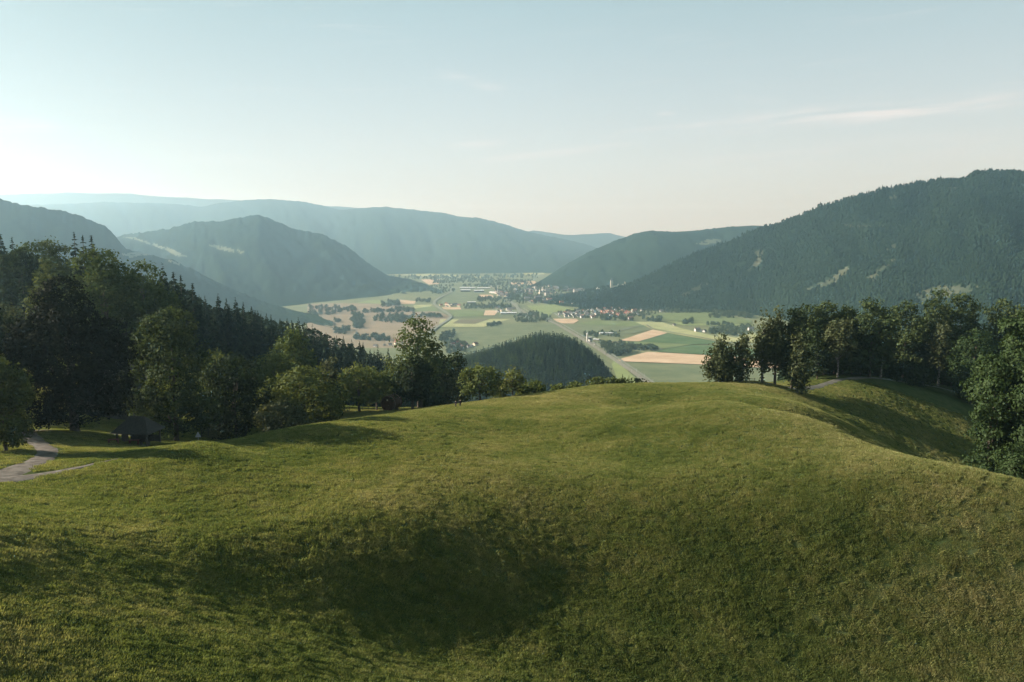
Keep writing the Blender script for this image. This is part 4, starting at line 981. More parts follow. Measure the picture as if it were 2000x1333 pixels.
# ------------------------------------------------------------------ valley trees
def blob_tree(seed, H=10, Rr=5, mat='field'):
    r = np.random.default_rng(seed); c, d, lc, lr = crown_points(r, H, .08 * H, Rr, 'dome', 9, 34)
    v = leaves(r, c, d, 1.5, 5, 1.0); tv = v
    me = mesh_np('field_tree', tv, np.arange(len(tv)).reshape(-1, 4)); me.materials.append(LEAF[mat]); return me
BLOBS = [blob_tree(40 + k) for k in range(4)]
FT = bpy.data.objects.new('field_tree', BLOBS[0])
def clump(poly, n, h, label, group, limit=10**6):
    """n trees inside a pixel outline on the valley floor; returns the points that stay for the mass"""
    p = np.array(poly); x0, x1, y0, y1 = p[:, 0].min(), p[:, 0].max(), p[:, 1].min(), p[:, 1].max(); c = 0; left = []
    while c < n:
        px, py = rnd.uniform(x0, x1), rnd.uniform(y0, y1)
        if not in_poly(np.array([px]), np.array([py]), poly)[0]: continue
        w = on_valley(px, py); hh = rnd.uniform(*h)
        if c < limit:
            o = bpy.data.objects.new('field_tree', BLOBS[rnd.randrange(4)]); COL.objects.link(o); s = hh / 10; o.location = w; o.scale = (s * rnd.uniform(.9, 1.3), s * rnd.uniform(.9, 1.3), s); o.rotation_euler = (0, 0, rnd.uniform(0, 6.28))
            tag(o, label, 'tree', group)
        else: left.append((*w, hh))
        c += 1
    return left
CLUMPS = [
    (c5((720, 452), (900, 440), (905, 490), (720, 500)), 16, (9, 15), 'tree in the dark copse among bare fields at far left'),
    (c5((540, 545), (900, 515), (1040, 530), (1040, 548), (700, 562), (540, 562)), 22, (9, 14), 'tree in the long belt between the bare fields'),
    (c5((430, 560), (540, 590), (570, 700), (520, 725), (430, 700), (410, 600)), 20, (10, 16), 'tree in the tall copse standing in the bare fields'),
    (c5((410, 495), (440, 490), (495, 540), (430, 545)), 6, (9, 14), 'tree in the small copse beside the white chapel'),
    (c5((640, 600), (760, 575), (1040, 585), (1040, 640), (900, 660), (640, 650)), 26, (9, 15), 'tree in the wooded plot behind the tallest tree'),
    (c5((1080, 580), (1250, 572), (1330, 595), (1330, 603), (1080, 603)), 13, (8, 12), 'tree in the short row beside the curving road'),
    (c5((1755, 680), (1885, 655), (1890, 675), (1760, 697)), 11, (7, 10), 'tree in the lone hedge on the grey green field'),
    (c5((1300, 790), (1440, 745), (1440, 775), (1400, 825), (1310, 840)), 12, (9, 14), 'tree in the copse right of the tallest tree'),
    (c5((1340, 870), (1520, 850), (1560, 890), (1540, 950), (1360, 960)), 14, (9, 13), 'tree among the hamlet roofs right of the tallest tree'),
    (c5((440, 790), (800, 790), (810, 838), (700, 838), (440, 815)), 14, (9, 14), 'tree in the belt just above the spruce tips'),
    (c5((270, 720), (410, 700), (415, 735), (360, 770), (280, 770)), 9, (9, 14), 'tree in the copse left above the spruce tips'),
    (c5((265, 628), (330, 635), (330, 655), (265, 650)), 4, (8, 11), 'tree in the tiny group on bare soil'),
    (c5((20, 500), (240, 500), (430, 520), (430, 545), (100, 600), (20, 640)), 22, (9, 15), 'tree at the foot of the left hillside'),
    (c5((1060, 428), (1200, 425), (1200, 455), (1065, 455)), 8, (8, 12), 'tree in the hedge near the far bend of the road'),
    (c6((690, 690), (800, 700), (960, 710), (970, 745), (800, 795), (760, 780)), 30, (9, 15), 'tree in the belt beside the railway and stubble field'),
    (c6((970, 715), (1130, 715), (1130, 742), (970, 742)), 8, (8, 12), 'tree at the end of the belt above the stubble field'),
    (c6((1335, 505), (1420, 505), (1420, 540), (1335, 540)), 7, (8, 13), 'tree in the small copse in the right valley'),
    (c6((1540, 570), (1850, 560), (1880, 600), (1760, 628), (1545, 610)), 22, (9, 15), 'tree in the copse beside the right farm'),
    (c6((1510, 530), (1700, 535), (1750, 560), (1520, 548)), 7, (8, 13), 'tree in the row behind the right farm'),
    (c6((1540, 470), (1740, 455), (1740, 490), (1545, 490)), 12, (9, 14), 'tree at the foot of the right mountain'),
    (c6((700, 480), (900, 490), (1170, 485), (1170, 520), (940, 508), (700, 505)), 20, (9, 14), 'tree in the belt in front of the village'),
]
mass = []
for i, (poly, n, h, lab) in enumerate(CLUMPS):
    mass += clump(poly, int(n * 1.6), h, '', '', 0)
    clump(poly, n, h, lab, 'valley copse %s' % lab.split(' in the ')[-1] if ' in the ' in lab else 'valley copse')
for poly, n, h in (([(690, 541), (1050, 537), (1050, 544), (690, 548)], 150, (10, 17)), ([(845, 548), (960, 545), (1040, 549), (1040, 553), (850, 553)], 60, (9, 13)), (c6((0, 225), (560, 235), (600, 330), (520, 400), (300, 380), (60, 380), (-40, 330)), 260, (7, 12)), (c6((330, 445), (520, 420), (1050, 410), (1170, 450), (1000, 480), (500, 490)), 200, (5, 9)),
                   (c6((20, 480), (180, 440), (300, 480), (300, 522), (20, 520)), 60, (7, 11)), (c5((1520, 480), (1780, 470), (2000, 480), (2000, 520), (1520, 520)), 70, (7, 11)), (c5((1650, 400), (2000, 420), (2000, 455), (1670, 450)), 60, (7, 11)),
                   (c6((560, 600), (850, 590), (850, 640), (560, 640)), 34, (5, 9)), (c10((0, 120), (850, 100), (1100, 140), (1100, 200), (100, 250), (0, 260)), 90, (9, 13)), (c10((1000, 180), (2000, 170), (2000, 260), (1400, 280), (1000, 300)), 110, (8, 12)),
                   (c10((1200, 280), (2000, 280), (2000, 520), (1700, 600), (1300, 420)), 150, (7, 12)), (c10((0, 300), (450, 280), (480, 400), (0, 450)), 40, (8, 12)), (c10((650, 270), (1150, 270), (1150, 310), (650, 310)), 30, (7, 11)),
                   (c6((560, 235), (760, 280), (1100, 400), (560, 400)), 160, (9, 15)), (c6((1160, 400), (1540, 430), (1540, 450), (1200, 445)), 60, (9, 14)), (c6((1540, 440), (1880, 495), (1880, 480), (1560, 420)), 70, (9, 15))):
    mass += clump(poly, int(n * 1.6), h, '', '', 0)
mass = np.array(mass)
arr = []
for k in range(4):
    a = np.empty(len(BLOBS[k].vertices) * 3, np.float32); BLOBS[k].vertices.foreach_get('co', a); a = a.reshape(-1, 3); s = mass[k::4]
    arr.append((a[None] * (s[:, 3] / 10)[:, None, None] + s[:, None, :3]).reshape(-1, 3))
V = np.concatenate(arr); me = mesh_np('tree_cover', V, np.arange(len(V)).reshape(-1, 4)); me.materials.append(LEAF['field'])
tag(obj('tree_cover', me), 'garden trees and hedges spread through town and village', 'trees', None, 'stuff')

# ------------------------------------------------------------------ buildings in the valley
def house_mesh(name, l, w, h, rh, wall, roof, chim=True):
    mb = MB(); e = .6
    mb.box((0, 0, h / 2 - .5), (l, w, h + 1), m=0)
    mb.add([(-l / 2, -w / 2, h), (-l / 2, w / 2, h), (-l / 2, 0, h + rh - .2), (l / 2, -w / 2, h), (l / 2, w / 2, h), (l / 2, 0, h + rh - .2)], [(0, 2, 1), (3, 4, 5)], 0)
    L2, W2 = l / 2 + e, w / 2 + e; dz = rh * e / (w / 2)
    for s in (-1, 1):
        v = [(-L2, s * W2, h - dz), (L2, s * W2, h - dz), (L2, 0, h + rh), (-L2, 0, h + rh)]; v += [(a, b, c - .3) for a, b, c in v]
        f = [(0, 1, 2, 3), (7, 6, 5, 4), (0, 4, 5, 1), (1, 5, 6, 2), (2, 6, 7, 3), (3, 7, 4, 0)]
        mb.add(v, f, 1)
    if chim: mb.box((l * .2, .8, h + rh * .9), (.9, .9, 2.2), m=1)
    for s in (-1, 1):
        for k in range(max(2, int(l / 3.5))):
            x = -l / 2 + (k + .5) * l / max(2, int(l / 3.5))
            for zz in ([1.7] if h < 4.5 else [1.7, 4.4]): mb.box((x, s * w / 2, zz), (1.1, .16, 1.3), m=2)
    me = bpy.data.meshes.new(name); me.from_pydata(mb.v, [], mb.f); me.polygons.foreach_set('material_index', mb.m)
    for m in (wall, roof, GLASS): me.materials.append(m)
    me.update(); return me
HM = [house_mesh('house', 12, 9, 5.6, 3.6, WALLW, SLATE), house_mesh('house', 11, 9, 5.6, 3.8, WALLW, TILE), house_mesh('house', 14, 10, 6, 3.8, WALLY, TILE), house_mesh('house', 10, 8.5, 3.6, 3.8, WALLW, SLATE), house_mesh('house', 12, 10, 6, 3.6, WALLP, TILE)]
BIG = [house_mesh('house', 22, 12, 9, 3.5, OLDWALL, SLATE), house_mesh('house', 20, 14, 12, 3.0, GREYR, SLATE)]
SHEDS = [house_mesh('hall', 60, 20, 6, 1.8, WALLW, METALR, False), house_mesh('hall', 40, 22, 7, 2.2, GREYWOOD, METALR, False), house_mesh('hall', 36, 12, 5, 3, WALLY, SLATE, False)]
def bld(mesh, px, py, rz, label, group, name='house', cat='house', s=1.0):
    o = bpy.data.objects.new(name, mesh); COL.objects.link(o); o.location = on_valley(px, py); o.rotation_euler = (0, 0, rz); o.scale = (s, s, s); return tag(o, label, cat, group)
def village(poly, n, mix, label, group, s=(1.0, 1.3), md=16):
    p = np.array(poly); done = []; t = 0
    while len(done) < n and t < n * 60:
        t += 1
        px, py = rnd.uniform(p[:, 0].min(), p[:, 0].max()), rnd.uniform(p[:, 1].min(), p[:, 1].max())
        if not in_poly(np.array([px]), np.array([py]), poly)[0]: continue
        w = on_valley(px, py)
        if any(math.hypot(w[0] - a, w[1] - b) < md for a, b in done): continue
        done.append((w[0], w[1])); m = rnd.choice(mix)
        bld(m, px, py, rnd.choice([.3, .3 + math.pi / 2, -.5, 1.0]) + rnd.uniform(-.15, .15), label, group, s=rnd.uniform(*s) * .82)
village(c6((340, 455), (480, 430), (640, 425), (700, 470), (640, 488), (430, 490)), 44, [HM[0], HM[0], HM[1], HM[3], HM[3]], 'white house in the estate behind the small tan field', 'houses of the near estate')
village(c6((640, 410), (800, 400), (920, 410), (1020, 430), (960, 470), (700, 480)), 48, [HM[0], HM[1], HM[2], HM[3], HM[4]], 'house in the village below the castle hill', 'houses of the village below the castle')
village(c6((100, 335), (280, 330), (420, 330), (560, 370), (600, 400), (420, 385), (250, 372), (100, 370)), 36, [HM[0], HM[1], HM[2], BIG[0], HM[3]], 'house along the near edge of the town', 'houses along the near town edge')
village(c6((0, 235), (300, 235), (560, 250), (570, 320), (300, 320), (30, 315)), 60, [HM[0], HM[2], BIG[0], BIG[1], HM[3]], 'building in the distant town below the right ridge', 'buildings of the distant town', (1.1, 1.5), 20)
village(c10((1200, 400), (1500, 430), (1560, 520), (1300, 480)), 20, [HM[0], BIG[0], HM[2]], 'house by the station where the railway enters the town', 'houses by the station', (1, 1.3))
village(c5((1380, 860), (1640, 850), (1660, 880), (1480, 920)), 9, [HM[3], HM[2], HM[1]], 'roof in the hamlet left of the wooded knoll', 'houses of the hamlet left of the knoll')
village(c5((800, 845), (900, 845), (880, 880), (640, 890)), 5, [HM[3], HM[2]], 'low building behind the last spruces', 'buildings behind the last spruces')
village(c6((-130, 400), (0, 420), (40, 460), (-120, 440)), 10, [HM[0], HM[3], SHEDS[2]], 'workshop beside the railway crossing', 'workshops at the crossing')
village(c10((170, 640), (430, 640), (600, 690), (240, 700)), 8, [HM[2], SHEDS[2], HM[1]], 'farm building inside the road bend', 'farm buildings inside the road bend')
for px, py, m, rz, s, lab in ((913, 565, 0, 0, 1.4, 'long pale factory hall left of the town'), (909, 570, 1, .1, 1.3, 'second factory hall in front of the long one'), (935, 571, 1, .2, 1.3, 'factory hall with white gable'), (945, 565, 0, 0, 1.2, 'pale hall at the right end of the works'),
                              (993, 614, 0, .05, 1.0, 'long white roofed hall beside the railway'), (921, 593, 1, 0, .9, 'white roofed barn in the middle of the valley'), (965, 573, 0, -.9, 1.0, 'long hall lying along the railway')):
    bld(SHEDS[m], px, py, rz, lab, 'halls and works in the valley', 'hall', 'hall', s)
for px, py, k, rz, s, lab in ((1126, 573, 1, .2, 1.5, 'left of the two tall apartment blocks'), (1136, 573, 1, .2, 1.5, 'right of the two tall apartment blocks'), (1030, 588, 1, .1, 1.2, 'pale tower-like block at the left of the town'), (1051, 586, 0, .3, 1.5, 'tall white house left of the town middle'),
                              (1070, 572, 1, .1, 1.4, 'cream block standing out of the town trees'), (1142, 582, 0, .5, 1.3, 'tall house with reddish front near the apartment blocks'), (1107, 583, 0, .1, 1.3, 'long white house in the middle of the town')):
    bld(BIG[k], px, py, rz, lab, None, 'apartment_block', 'building', s)
bld(HM[4], 1097, 594, .4, 'salmon house at the near town edge', None, s=1.4); bld(HM[4], 1140, 580, .2, 'salmon house below the apartment blocks', None, s=1.5); bld(HM[1], 1231, 626, .3, 'red roofed house before the village tree belt', None, s=1.5)
for px, py, m, rz, s, lab in ((1362, 648, HM[0], .2, 1.3, 'white gabled farmhouse in the right valley'), (1369, 647, SHEDS[2], .2, .5, 'barn beside the white gabled farmhouse'), (1376, 649, HM[3], .8, 1.1, 'low farm building right of the barn'), (1411, 646, HM[0], .2, 1.0, 'small white house among copse trees at right'), (1466, 646, HM[0], .1, 1.2, 'white house glimpsed left of the birches'),
                              (1317, 636, HM[3], .2, .8, 'lone hut in the right meadow'), (1292, 610, HM[0], .1, 1.1, 'white house at the village end by the meadow')):
    bld(m, px, py, rz, lab, None, s=s)
# sawmill by the railway
for px, py, m, rz, s, lab, nm in ((1152, 668, HM[0], .9, 1.0, 'white mill house beside the railway', 'house'), (1165, 665, SHEDS[1], -.6, .45, 'white roofed shed of the mill yard', 'hall'), (1158, 673, SHEDS[2], -.8, .5, 'pale hall at the edge of the railway', 'hall'), (1185, 653, SHEDS[0], .02, .7, 'long dark roofed shed behind the mill', 'hall'),
                                  (1150, 661, SHEDS[1], .2, .4, 'low shed left of the mill house', 'hall'), (1202, 670, SHEDS[2], .1, .45, 'small shed at the lane end of the mill', 'hall')):
    bld(m, px, py, rz, lab, None, nm, 'building', s)
mb = MB(); mb.tube([(0, 0, 0), (0, 0, 24)], 2.4, 12, 0); mb.tube([(0, 0, 24), (0, 0, 26.5)], [2.6, .3], 12, 1)
silo = mb.build('silo', [WALLW, METALR], None, on_valley(1147, 669)); tag(silo, 'white cylindrical silo beside the mill house', 'silo')
def church(name, loc, rz, s, label):
    e = empty(name, loc, rz, label, 'church'); e.scale = (s, s, s)
    mb = MB(); mb.box((0, 0, 4), (18, 9, 10)); mb.prism([(-4.5, 9), (4.5, 9), (0, 14)], -9, 9); o = mb.build('nave', WALLW, e)
    mb = MB()
    for sgn in (-1, 1):
        v = [(-9.4, sgn * 5.1, 8.6), (9.4, sgn * 5.1, 8.6), (9.4, 0, 14.6), (-9.4, 0, 14.6)]; v += [(a, b, c - .3) for a, b, c in v]
        mb.add(v, [(0, 1, 2, 3), (7, 6, 5, 4), (0, 4, 5, 1), (1, 5, 6, 2), (2, 6, 7, 3), (3, 7, 4, 0)])
    mb.build('roof', SLATE, e)
    mb = MB(); mb.box((-11, 0, 9), (5, 5, 20)); mb.build('tower', WALLW, e)
    mb = MB(); a = 2.8; mb.add([(-11 - a, -a, 19), (-11 + a, -a, 19), (-11 + a, a, 19), (-11 - a, a, 19), (-11, 0, 28)], [(0, 1, 4), (1, 2, 4), (2, 3, 4), (3, 0, 4), (3, 2, 1, 0)]); mb.build('spire', SLATE, e)
    return e
church('chapel', on_valley(657, 609), .6, .8, 'small white chapel alone in the bare fields')
c_ = P(1168, 554, 3520); church('church', (c_[0], c_[1], spur_z(c_[0], c_[1])), 1.2, .8, 'small white church on the wooded hill left of the castle')
church('church', on_valley(1059, 575), .5, 1.2, 'town church with slim spire')
mb = MB(); mb.tube([(0, 0, 0), (0, 0, 38)], [2.0, 1.3], 10); o = mb.build('chimney_stack', WALLW, None, on_valley(972, 572)); tag(o, 'white factory chimney by the station', 'chimney')
# castle ruin
c_ = P(1200, 552, 3540); cz = float(spur_z(c_[0], c_[1])) - 1
e = empty('castle_ruin', (c_[0], c_[1], cz), 0, 'pale castle ruin with square tower on its wooded hill', 'castle')
mb = MB(); mb.box((-12, 0, 15), (11, 11, 32)); mb.build('tower', STONE, e)
mb = MB(); mb.add([(-18, -6, 31), (-6, -6, 31), (-6, 6, 31), (-18, 6, 31), (-12, 0, 43)], [(0, 1, 4), (1, 2, 4), (2, 3, 4), (3, 0, 4), (3, 2, 1, 0)]); mb.build('tower_roof', SLATE, e)
mb = MB(); mb.box((5, 0, 3), (22, 5, 10)); mb.box((17, 0, 7), (5, 6, 18)); mb.build('curtain_wall', STONE, e)
mb = MB(); mb.box((42, 2, 6), (16, 7, 18)); mb.box((48, 2, 11), (6, 7, 28)); mb.build('ruined_hall', STONE, e)
# overhead line masts along the railway
rl = np.array(vline(RAILP)); s_ = np.r_[0, np.cumsum(np.hypot(*np.diff(rl, axis=0).T))]
mb = MB(); mb.tube([(0, 0, 0), (0, 0, 8.5)], [.22, .15], 6); mb.tube([(0, 0, 7.6), (3.2, 0, 7.9)], .08, 5); mb.tube([(0, 0, 8.4), (3.2, 0, 7.9)], .05, 4)
mast0 = mb.build('railway_mast', STEEL); first = True
for t in np.arange(20, s_[-1] * .45, 65):
    d = s_[-1] - t; x, y = np.interp(d, s_, rl[:, 0]), np.interp(d, s_, rl[:, 1])
    for sd in (-1, 1):
        o = mast0 if first else mast0.copy()
        if not first: COL.objects.link(o)
        first = False; o.location = (x + sd * 6, y + sd * 4, VAL + 1.5); o.rotation_euler = (0, 0, .9 if sd < 0 else .9 + math.pi); tag(o, 'overhead line mast along the railway', 'mast', 'masts along the railway')

# ------------------------------------------------------------------ things in the yard and on the meadow
def roof_slab(mb, quad, th=.15):
    v = list(quad) + [(a, b, c - th) for a, b, c in quad]; mb.add(v, [(0, 1, 2, 3), (7, 6, 5, 4), (0, 4, 5, 1), (1, 5, 6, 2), (2, 6, 7, 3), (3, 7, 4, 0)])
# old farmhouse behind the big tree
x, y, z = base_at(222, 178)
e = empty('farmhouse', (x, y, z - .3), R(12), 'old grey plastered farmhouse with steep roof behind the huge dark tree', 'house')
mb = MB(); mb.box((0, 0, 3.8), (11, 12, 7.6)); mb.add([(-5.5, -6, 7.6), (5.5, -6, 7.6), (0, -6, 14.6), (-5.5, 6, 7.6), (5.5, 6, 7.6), (0, 6, 14.6)], [(0, 1, 2), (5, 4, 3)]); mb.build('wall', OLDWALL, e)
mb = MB()
for s in (-1, 1): roof_slab(mb, [(s * 6.4, -6.9, 6.6), (s * 6.4, 6.9, 6.6), (0, 6.9, 14.9), (0, -6.9, 14.9)], .25)
rf = mb.build('roof', SHINGLE, e); mb = MB(); mb.box((1.2, 2, 15), (1, 1, 2.4)); mb.build('chimney', OLDWALL, rf)
for wx in (-3.4, 0, 3.4):
    for wz in (2.2, 5.4):
        mb = MB(); mb.box((wx - .62, -6.06, wz), (.12, .14, 1.6)); mb.box((wx + .62, -6.06, wz), (.12, .14, 1.6)); mb.box((wx, -6.06, wz + .74), (1.12, .14, .12)); mb.box((wx, -6.06, wz - .74), (1.12, .14, .12)); mb.box((wx, -6.05, wz), (.08, .1, 1.36))
        w = mb.build('window', GREYWOOD, e); mb = MB(); mb.box((wx, -6.02, wz), (1.1, .05, 1.4)); mb.build('pane', GLASS, w)
# hip-roofed shelter
x, y, z = base_at(272, 133)
e = empty('shelter', (x, y, z), R(-8), 'open wooden shelter with hipped shingle roof in the shaded yard', 'shelter')
mb = MB(); a, b_, h0, h1 = 3.5, 2.7, 2.35, 4.9
rq = [(-a, -b_, h0), (a, -b_, h0), (a, b_, h0), (-a, b_, h0), (-1.3, 0, h1), (1.3, 0, h1)]
mb.add(rq, [(0, 1, 5, 4), (1, 2, 5), (2, 3, 4, 5), (3, 0, 4), (3, 2, 1, 0)]); mb.build('roof', SHINGLE, e)
for sx in (-1, 1):
    for sy in (-1, 1):
        mb = MB(); mb.box((sx * 2.7, sy * 1.95, 1.2), (.24, .24, 2.5)); mb.build('post', GREYWOOD, e)
mb = MB(); mb.box((0, 1.95, .6), (5.1, .12, 1.2)); mb.build('back_wall', GREYWOOD, e)
mb = MB(); mb.box((-2.6, 0, 1.1), (.6, 1.0, 2.3)); mb.build('pillar', OLDWALL, e)
def bench(px, D, rz, mat, lab, nm='garden_table'):
    x, y, z = base_at(px, D); e = empty(nm, (x, y, z), rz, lab, 'table')
    mb = MB()
    for k in range(4): mb.box((0, -.3 + .2 * k, .74), (1.8, .17, .05))
    mb.build('table_top', mat, e)
    for s in (-1, 1):
        mb = MB(); mb.box((s * .7, 0, .36), (.08, .55, .72)); mb.build('leg', mat, e)
bench(262, 131.5, R(5), REDM, 'red garden table under the left half of the shelter'); bench(284, 132, R(-8), GREYWOOD, 'grey garden table under the right half of the shelter'); bench(222, 128, R(12), REDM, 'red garden table on the grass left of the shelter')
# barbecue-like stone trough left out; slatted shed
x, y, z = base_at(424, 168)
e = empty('slatted_shed', (x, y, z), R(-6), 'grey shed of horizontal slats half hidden in bushes', 'shed')
mb = MB()
for k in range(14): mb.box((0, -1.5, .3 + k * .24), (5.4, .06, .14))
mb.build('slat_wall', GREYWOOD, e)
for sx in (-1, 1):
    for sy in (-1, 1):
        mb = MB(); mb.box((sx * 2.75, sy * 1.5, 1.8), (.18, .18, 3.8)); mb.build('post', GREYWOOD, e)
mb = MB(); roof_slab(mb, [(-3.2, -2, 3.8), (3.2, -2, 3.8), (3.2, 2, 4.6), (-3.2, 2, 4.6)]); mb.build('roof', SHINGLE, e)
# triangular sign
x, y, z = base_at(388, 136)
zt = float(ray(388, 848)[1]) * 136
e = empty('road_sign', (x, y, z), R(8), 'small white triangular sign on a post at the yard edge', 'sign')
hh = max(1.6, zt - z - .75)
mb = MB(); mb.tube([(0, 0, -.3), (0, 0, hh + .7)], .04, 8); mb.build('post', STEEL, e)
mb = MB(); s = .5
tri = [(-s, 0), (-s + .06, -.05), (s - .06, -.05), (s, 0), (.05, s * 1.75), (-.05, s * 1.75)]; mb.prism([(a, b + hh) for a, b in tri], -.075, -.045); mb.build('plate', STEEL, e)
# barrel hut
x, y, z = base_at(765, 211)
e = empty('barrel_hut', (x, y, z), R(-22), 'big reddish brown barrel-shaped wooden hut under the trees', 'hut')
r0 = 2.05; zc = r0 + .25
mb = MB(); n = 36; ring = []
for yy in (-2.3, 2.3):
    for rr_ in (r0, r0 - .09): ring.append([(rr_ * math.cos(2 * math.pi * k / n), yy, zc + rr_ * math.sin(2 * math.pi * k / n)) for k in range(n)])
v = sum(ring, []); f = []
for k in range(n):
    j = (k + 1) % n; f += [(k, j, 2 * n + j, 2 * n + k), (n + j, n + k, 3 * n + k, 3 * n + j), (k, n + k, n + j, j), (2 * n + j, 3 * n + j, 3 * n + k, 2 * n + k)]
mb.add(v, f); mb.build('barrel_shell', WOOD, e)
def disc(mb, yy, rad, th):
    m = 20; xs_ = np.linspace(-rad, rad, 17)
    for i in range(16):
        xm = (xs_[i] + xs_[i + 1]) / 2; hz = math.sqrt(max(.02, rad ** 2 - xm ** 2)) * .985; mb.box((xm, yy, zc), ((xs_[i + 1] - xs_[i]) * .94, th, 2 * hz))
mb = MB(); disc(mb, -1.9, r0 - .1, .08); mb.build('front_wall', WOOD, e); mb = MB(); disc(mb, 1.9, r0 - .1, .08); mb.build('back_wall', WOOD, e)
mb = MB(); mb.box((-.1, -1.97, zc - .35), (.9, .05, 2.3)); dr = mb.build('door', WOOD, e); mb = MB(); mb.box((.22, -2.02, zc - .4), (.05, .06, .22)); mb.build('handle', STEEL, dr)
mb = MB(); mb.box((-.1, -2.0, zc + .95), (.42, .05, .42)); mb.build('window', WALLY, e)  # cream pane puts the lighted spot into its colour
for yy in (-1.5, 1.5):
    mb = MB(); mb.box((0, yy, .2), (2.6, .22, .5)); mb.build('cradle', GREYWOOD, e)
    mb = MB(); mb.tube([((r0 + .015) * math.cos(t), yy, zc + (r0 + .015) * math.sin(t)) for t in np.linspace(0, 2 * math.pi, 33)], .025, 5, cap=False); mb.build('hoop', STEEL, e)
# fences under the trees
def fence(pts, label, nrail=2):
    P3 = [base_at(px, D) for px, D in pts]; x0, y0, z0 = P3[0]; e = empty('fence', (x0, y0, z0), 0, label, 'fence')
    for p in P3:
        mb = MB(); mb.box((p[0] - x0, p[1] - y0, p[2] - z0 + .55), (.13, .13, 1.5)); mb.build('post', GREYWOOD, e)
    for k in range(nrail):
        mb = MB(); mb.tube([(p[0] - x0, p[1] - y0 + .1, p[2] - z0 + .5 + .5 * k) for p in P3], .05, 6); mb.build('rail', GREYWOOD, e)
fence([(655, 202), (664, 204), (674, 206), (683, 209)], 'short wooden paddock fence left of the cherry trees')
fence([(708, 214), (720, 217), (748, 221)], 'wooden rail fence between the cherry trees and the barrel hut')
fence([(1452, 239), (1464, 241), (1474, 243)], 'short wooden fence at the foot of the grove corner')

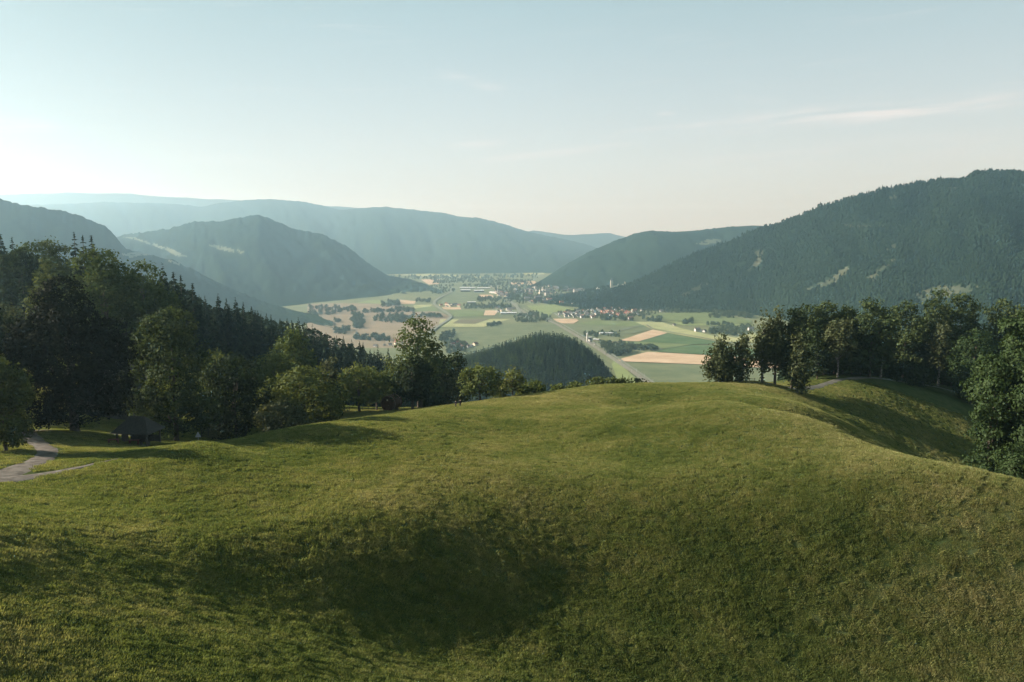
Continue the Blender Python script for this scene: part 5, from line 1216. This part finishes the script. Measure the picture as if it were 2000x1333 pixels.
# ------------------------------------------------------------------ people
def skin_mesh(name, nodes, edges, root=0, levels=1):
    me = bpy.data.meshes.new(name); me.from_pydata([n[0] for n in nodes], edges, [])
    o = bpy.data.objects.new(name, me); COL.objects.link(o)
    m = o.modifiers.new('skin', 'SKIN'); m.use_smooth_shade = True
    for i, n in enumerate(nodes):
        sv = me.skin_vertices[0].data[i]; r_ = n[1]; sv.radius = (r_, r_) if not isinstance(r_, tuple) else r_; sv.use_root = (i == root)
    s = o.modifiers.new('sub', 'SUBSURF'); s.levels = levels; s.render_levels = levels
    dg = bpy.context.evaluated_depsgraph_get(); dg.update(); ev = o.evaluated_get(dg); m2 = bpy.data.meshes.new_from_object(ev)
    bpy.data.objects.remove(o); bpy.data.meshes.remove(me); return m2
def person(px, D, rz, h, label, coat, legs, stride, arm):
    x, y, z = base_at(px, D); e = empty('person', (x, y, z + .01), rz, label, 'person'); e.scale = (h / 1.75,) * 3
    n = []; ed = []
    def nd(p, r_, par=None):
        n.append((p, r_)); 
        if par is not None: ed.append((par, len(n) - 1))
        return len(n) - 1
    pel = nd((0, 0, .93), (.15, .11)); wai = nd((0, .01, 1.08), (.13, .10), pel); che = nd((0, .02, 1.30), (.17, .11), wai); nk = nd((0, .02, 1.46), .06, che); nk2 = nd((0, .03, 1.53), .055, nk); hd = nd((0, .04, 1.61), (.078, .092), nk2); cr = nd((0, .03, 1.69), (.07, .085), hd)
    nd((0, .14, 1.60), .014, hd)                               # nose, on the side that faces away
    for s in (-1, 1):
        nd((s * .088, .03, 1.62), .013, hd)
    for s in (-1, 1):
        hip = nd((s * .09, 0, .88), .088, pel); kn = nd((s * .10, s * stride * .45 + .03, .49), .062, hip); an = nd((s * .10, s * stride - .04, .10), .042, kn); toe = nd((s * .11, s * stride + .15, .04), .034, an)
        sh = nd((s * .185, .02, 1.40), .062, che); el_ = nd((s * .255, -.03 - s * arm * .3, 1.13), .045, sh); wr = nd((s * .25, .06 - s * arm, .90), .030, el_); pm = nd((s * .25, .085 - s * arm, .83), (.026, .038), wr)
        for k, ln in enumerate((.070, .080, .076, .060)):
            oy = (-.030 + .020 * k); f1 = nd((s * .252, .085 - s * arm + oy, .785), .0085, pm); f2 = nd((s * .245, .093 - s * arm + oy, .785 - ln * .5), .0078, f1); nd((s * .232, .10 - s * arm + oy, .785 - ln), .007, f2)
        t1 = nd((s * .235, .125 - s * arm, .82), .010, pm); nd((s * .225, .145 - s * arm, .785), .0085, t1)
    obj('body', skin_mesh('body', n, ed), SKIN, e)
    # jacket, trousers, shoes, hair follow the same skeleton a little larger
    n2 = [((0, 0, .86), (.178, .135)), ((0, .01, 1.08), (.158, .122)), ((0, .02, 1.30), (.19, .13)), ((0, .02, 1.45), (.095, .085))]; e2 = [(0, 1), (1, 2), (2, 3)]
    for s in (-1, 1):
        b = len(n2); n2 += [((s * .19, .02, 1.40), .082), ((s * .258, -.03 - s * arm * .3, 1.13), .064), ((s * .252, .055 - s * arm, .905), .048)]; e2 += [(2, b), (b, b + 1), (b + 1, b + 2)]
    obj('jacket', skin_mesh('jacket', n2, e2), coat, e)
    n3 = [((0, 0, .93), (.165, .122))]; e3 = []
    for s in (-1, 1):
        b = len(n3); n3 += [((s * .09, 0, .86), .105), ((s * .10, s * stride * .45 + .03, .49), .078), ((s * .10, s * stride - .04, .12), .06)]; e3 += [(0, b), (b, b + 1), (b + 1, b + 2)]
    obj('trousers', skin_mesh('trousers', n3, e3), legs, e)
    obj('hair', skin_mesh('hair', [((0, .0, 1.60), (.075, .07)), ((0, .005, 1.66), (.088, .088)), ((0, .03, 1.71), (.076, .09))], [(0, 1), (1, 2)]), HAIR, e)
    for s in (-1, 1):
        obj('shoe', skin_mesh('shoe', [((s * .10, s * stride - .06, .055), .05), ((s * .105, s * stride + .06, .05), .048), ((s * .11, s * stride + .17, .04), .038)], [(0, 1), (1, 2)]), CLOTH1, e)
person(890, 181, R(-8), 1.72, 'left walker in black, seen from behind on the meadow crest', CLOTH1, CLOTH2, .16, .08)
person(899, 182, R(6), 1.80, 'right walker in dark jacket, seen from behind on the meadow crest', CLOTH2, CLOTH1, -.14, -.07)

# ------------------------------------------------------------------ the air
hz_x, hz_y0, hz_y1, z0, z1 = 20500, -1500, 20500, VAL - 20, 860
mb = MB(); mb.box((0, (hz_y0 + hz_y1) / 2, (z0 + z1) / 2), (2 * hz_x, hz_y1 - hz_y0, z1 - z0))
HZ = new_mat('haze'); g = NG(HZ); pv = g.n('ShaderNodeVolumePrincipled'); pv.inputs['Density'].default_value = HAZE_DENSITY; pv.inputs['Color'].default_value = (*HAZE_COLOR, 1); pv.inputs['Anisotropy'].default_value = HAZE_ANISO; pv.inputs['Absorption Color'].default_value = (1, 1, 1, 1)
o = g.n('ShaderNodeOutputMaterial'); g.l(pv.outputs[0], o.inputs['Volume'])
hz = mb.build('haze', HZ); tag(hz, 'pale blue haze filling the valley air', 'haze', None, 'stuff')
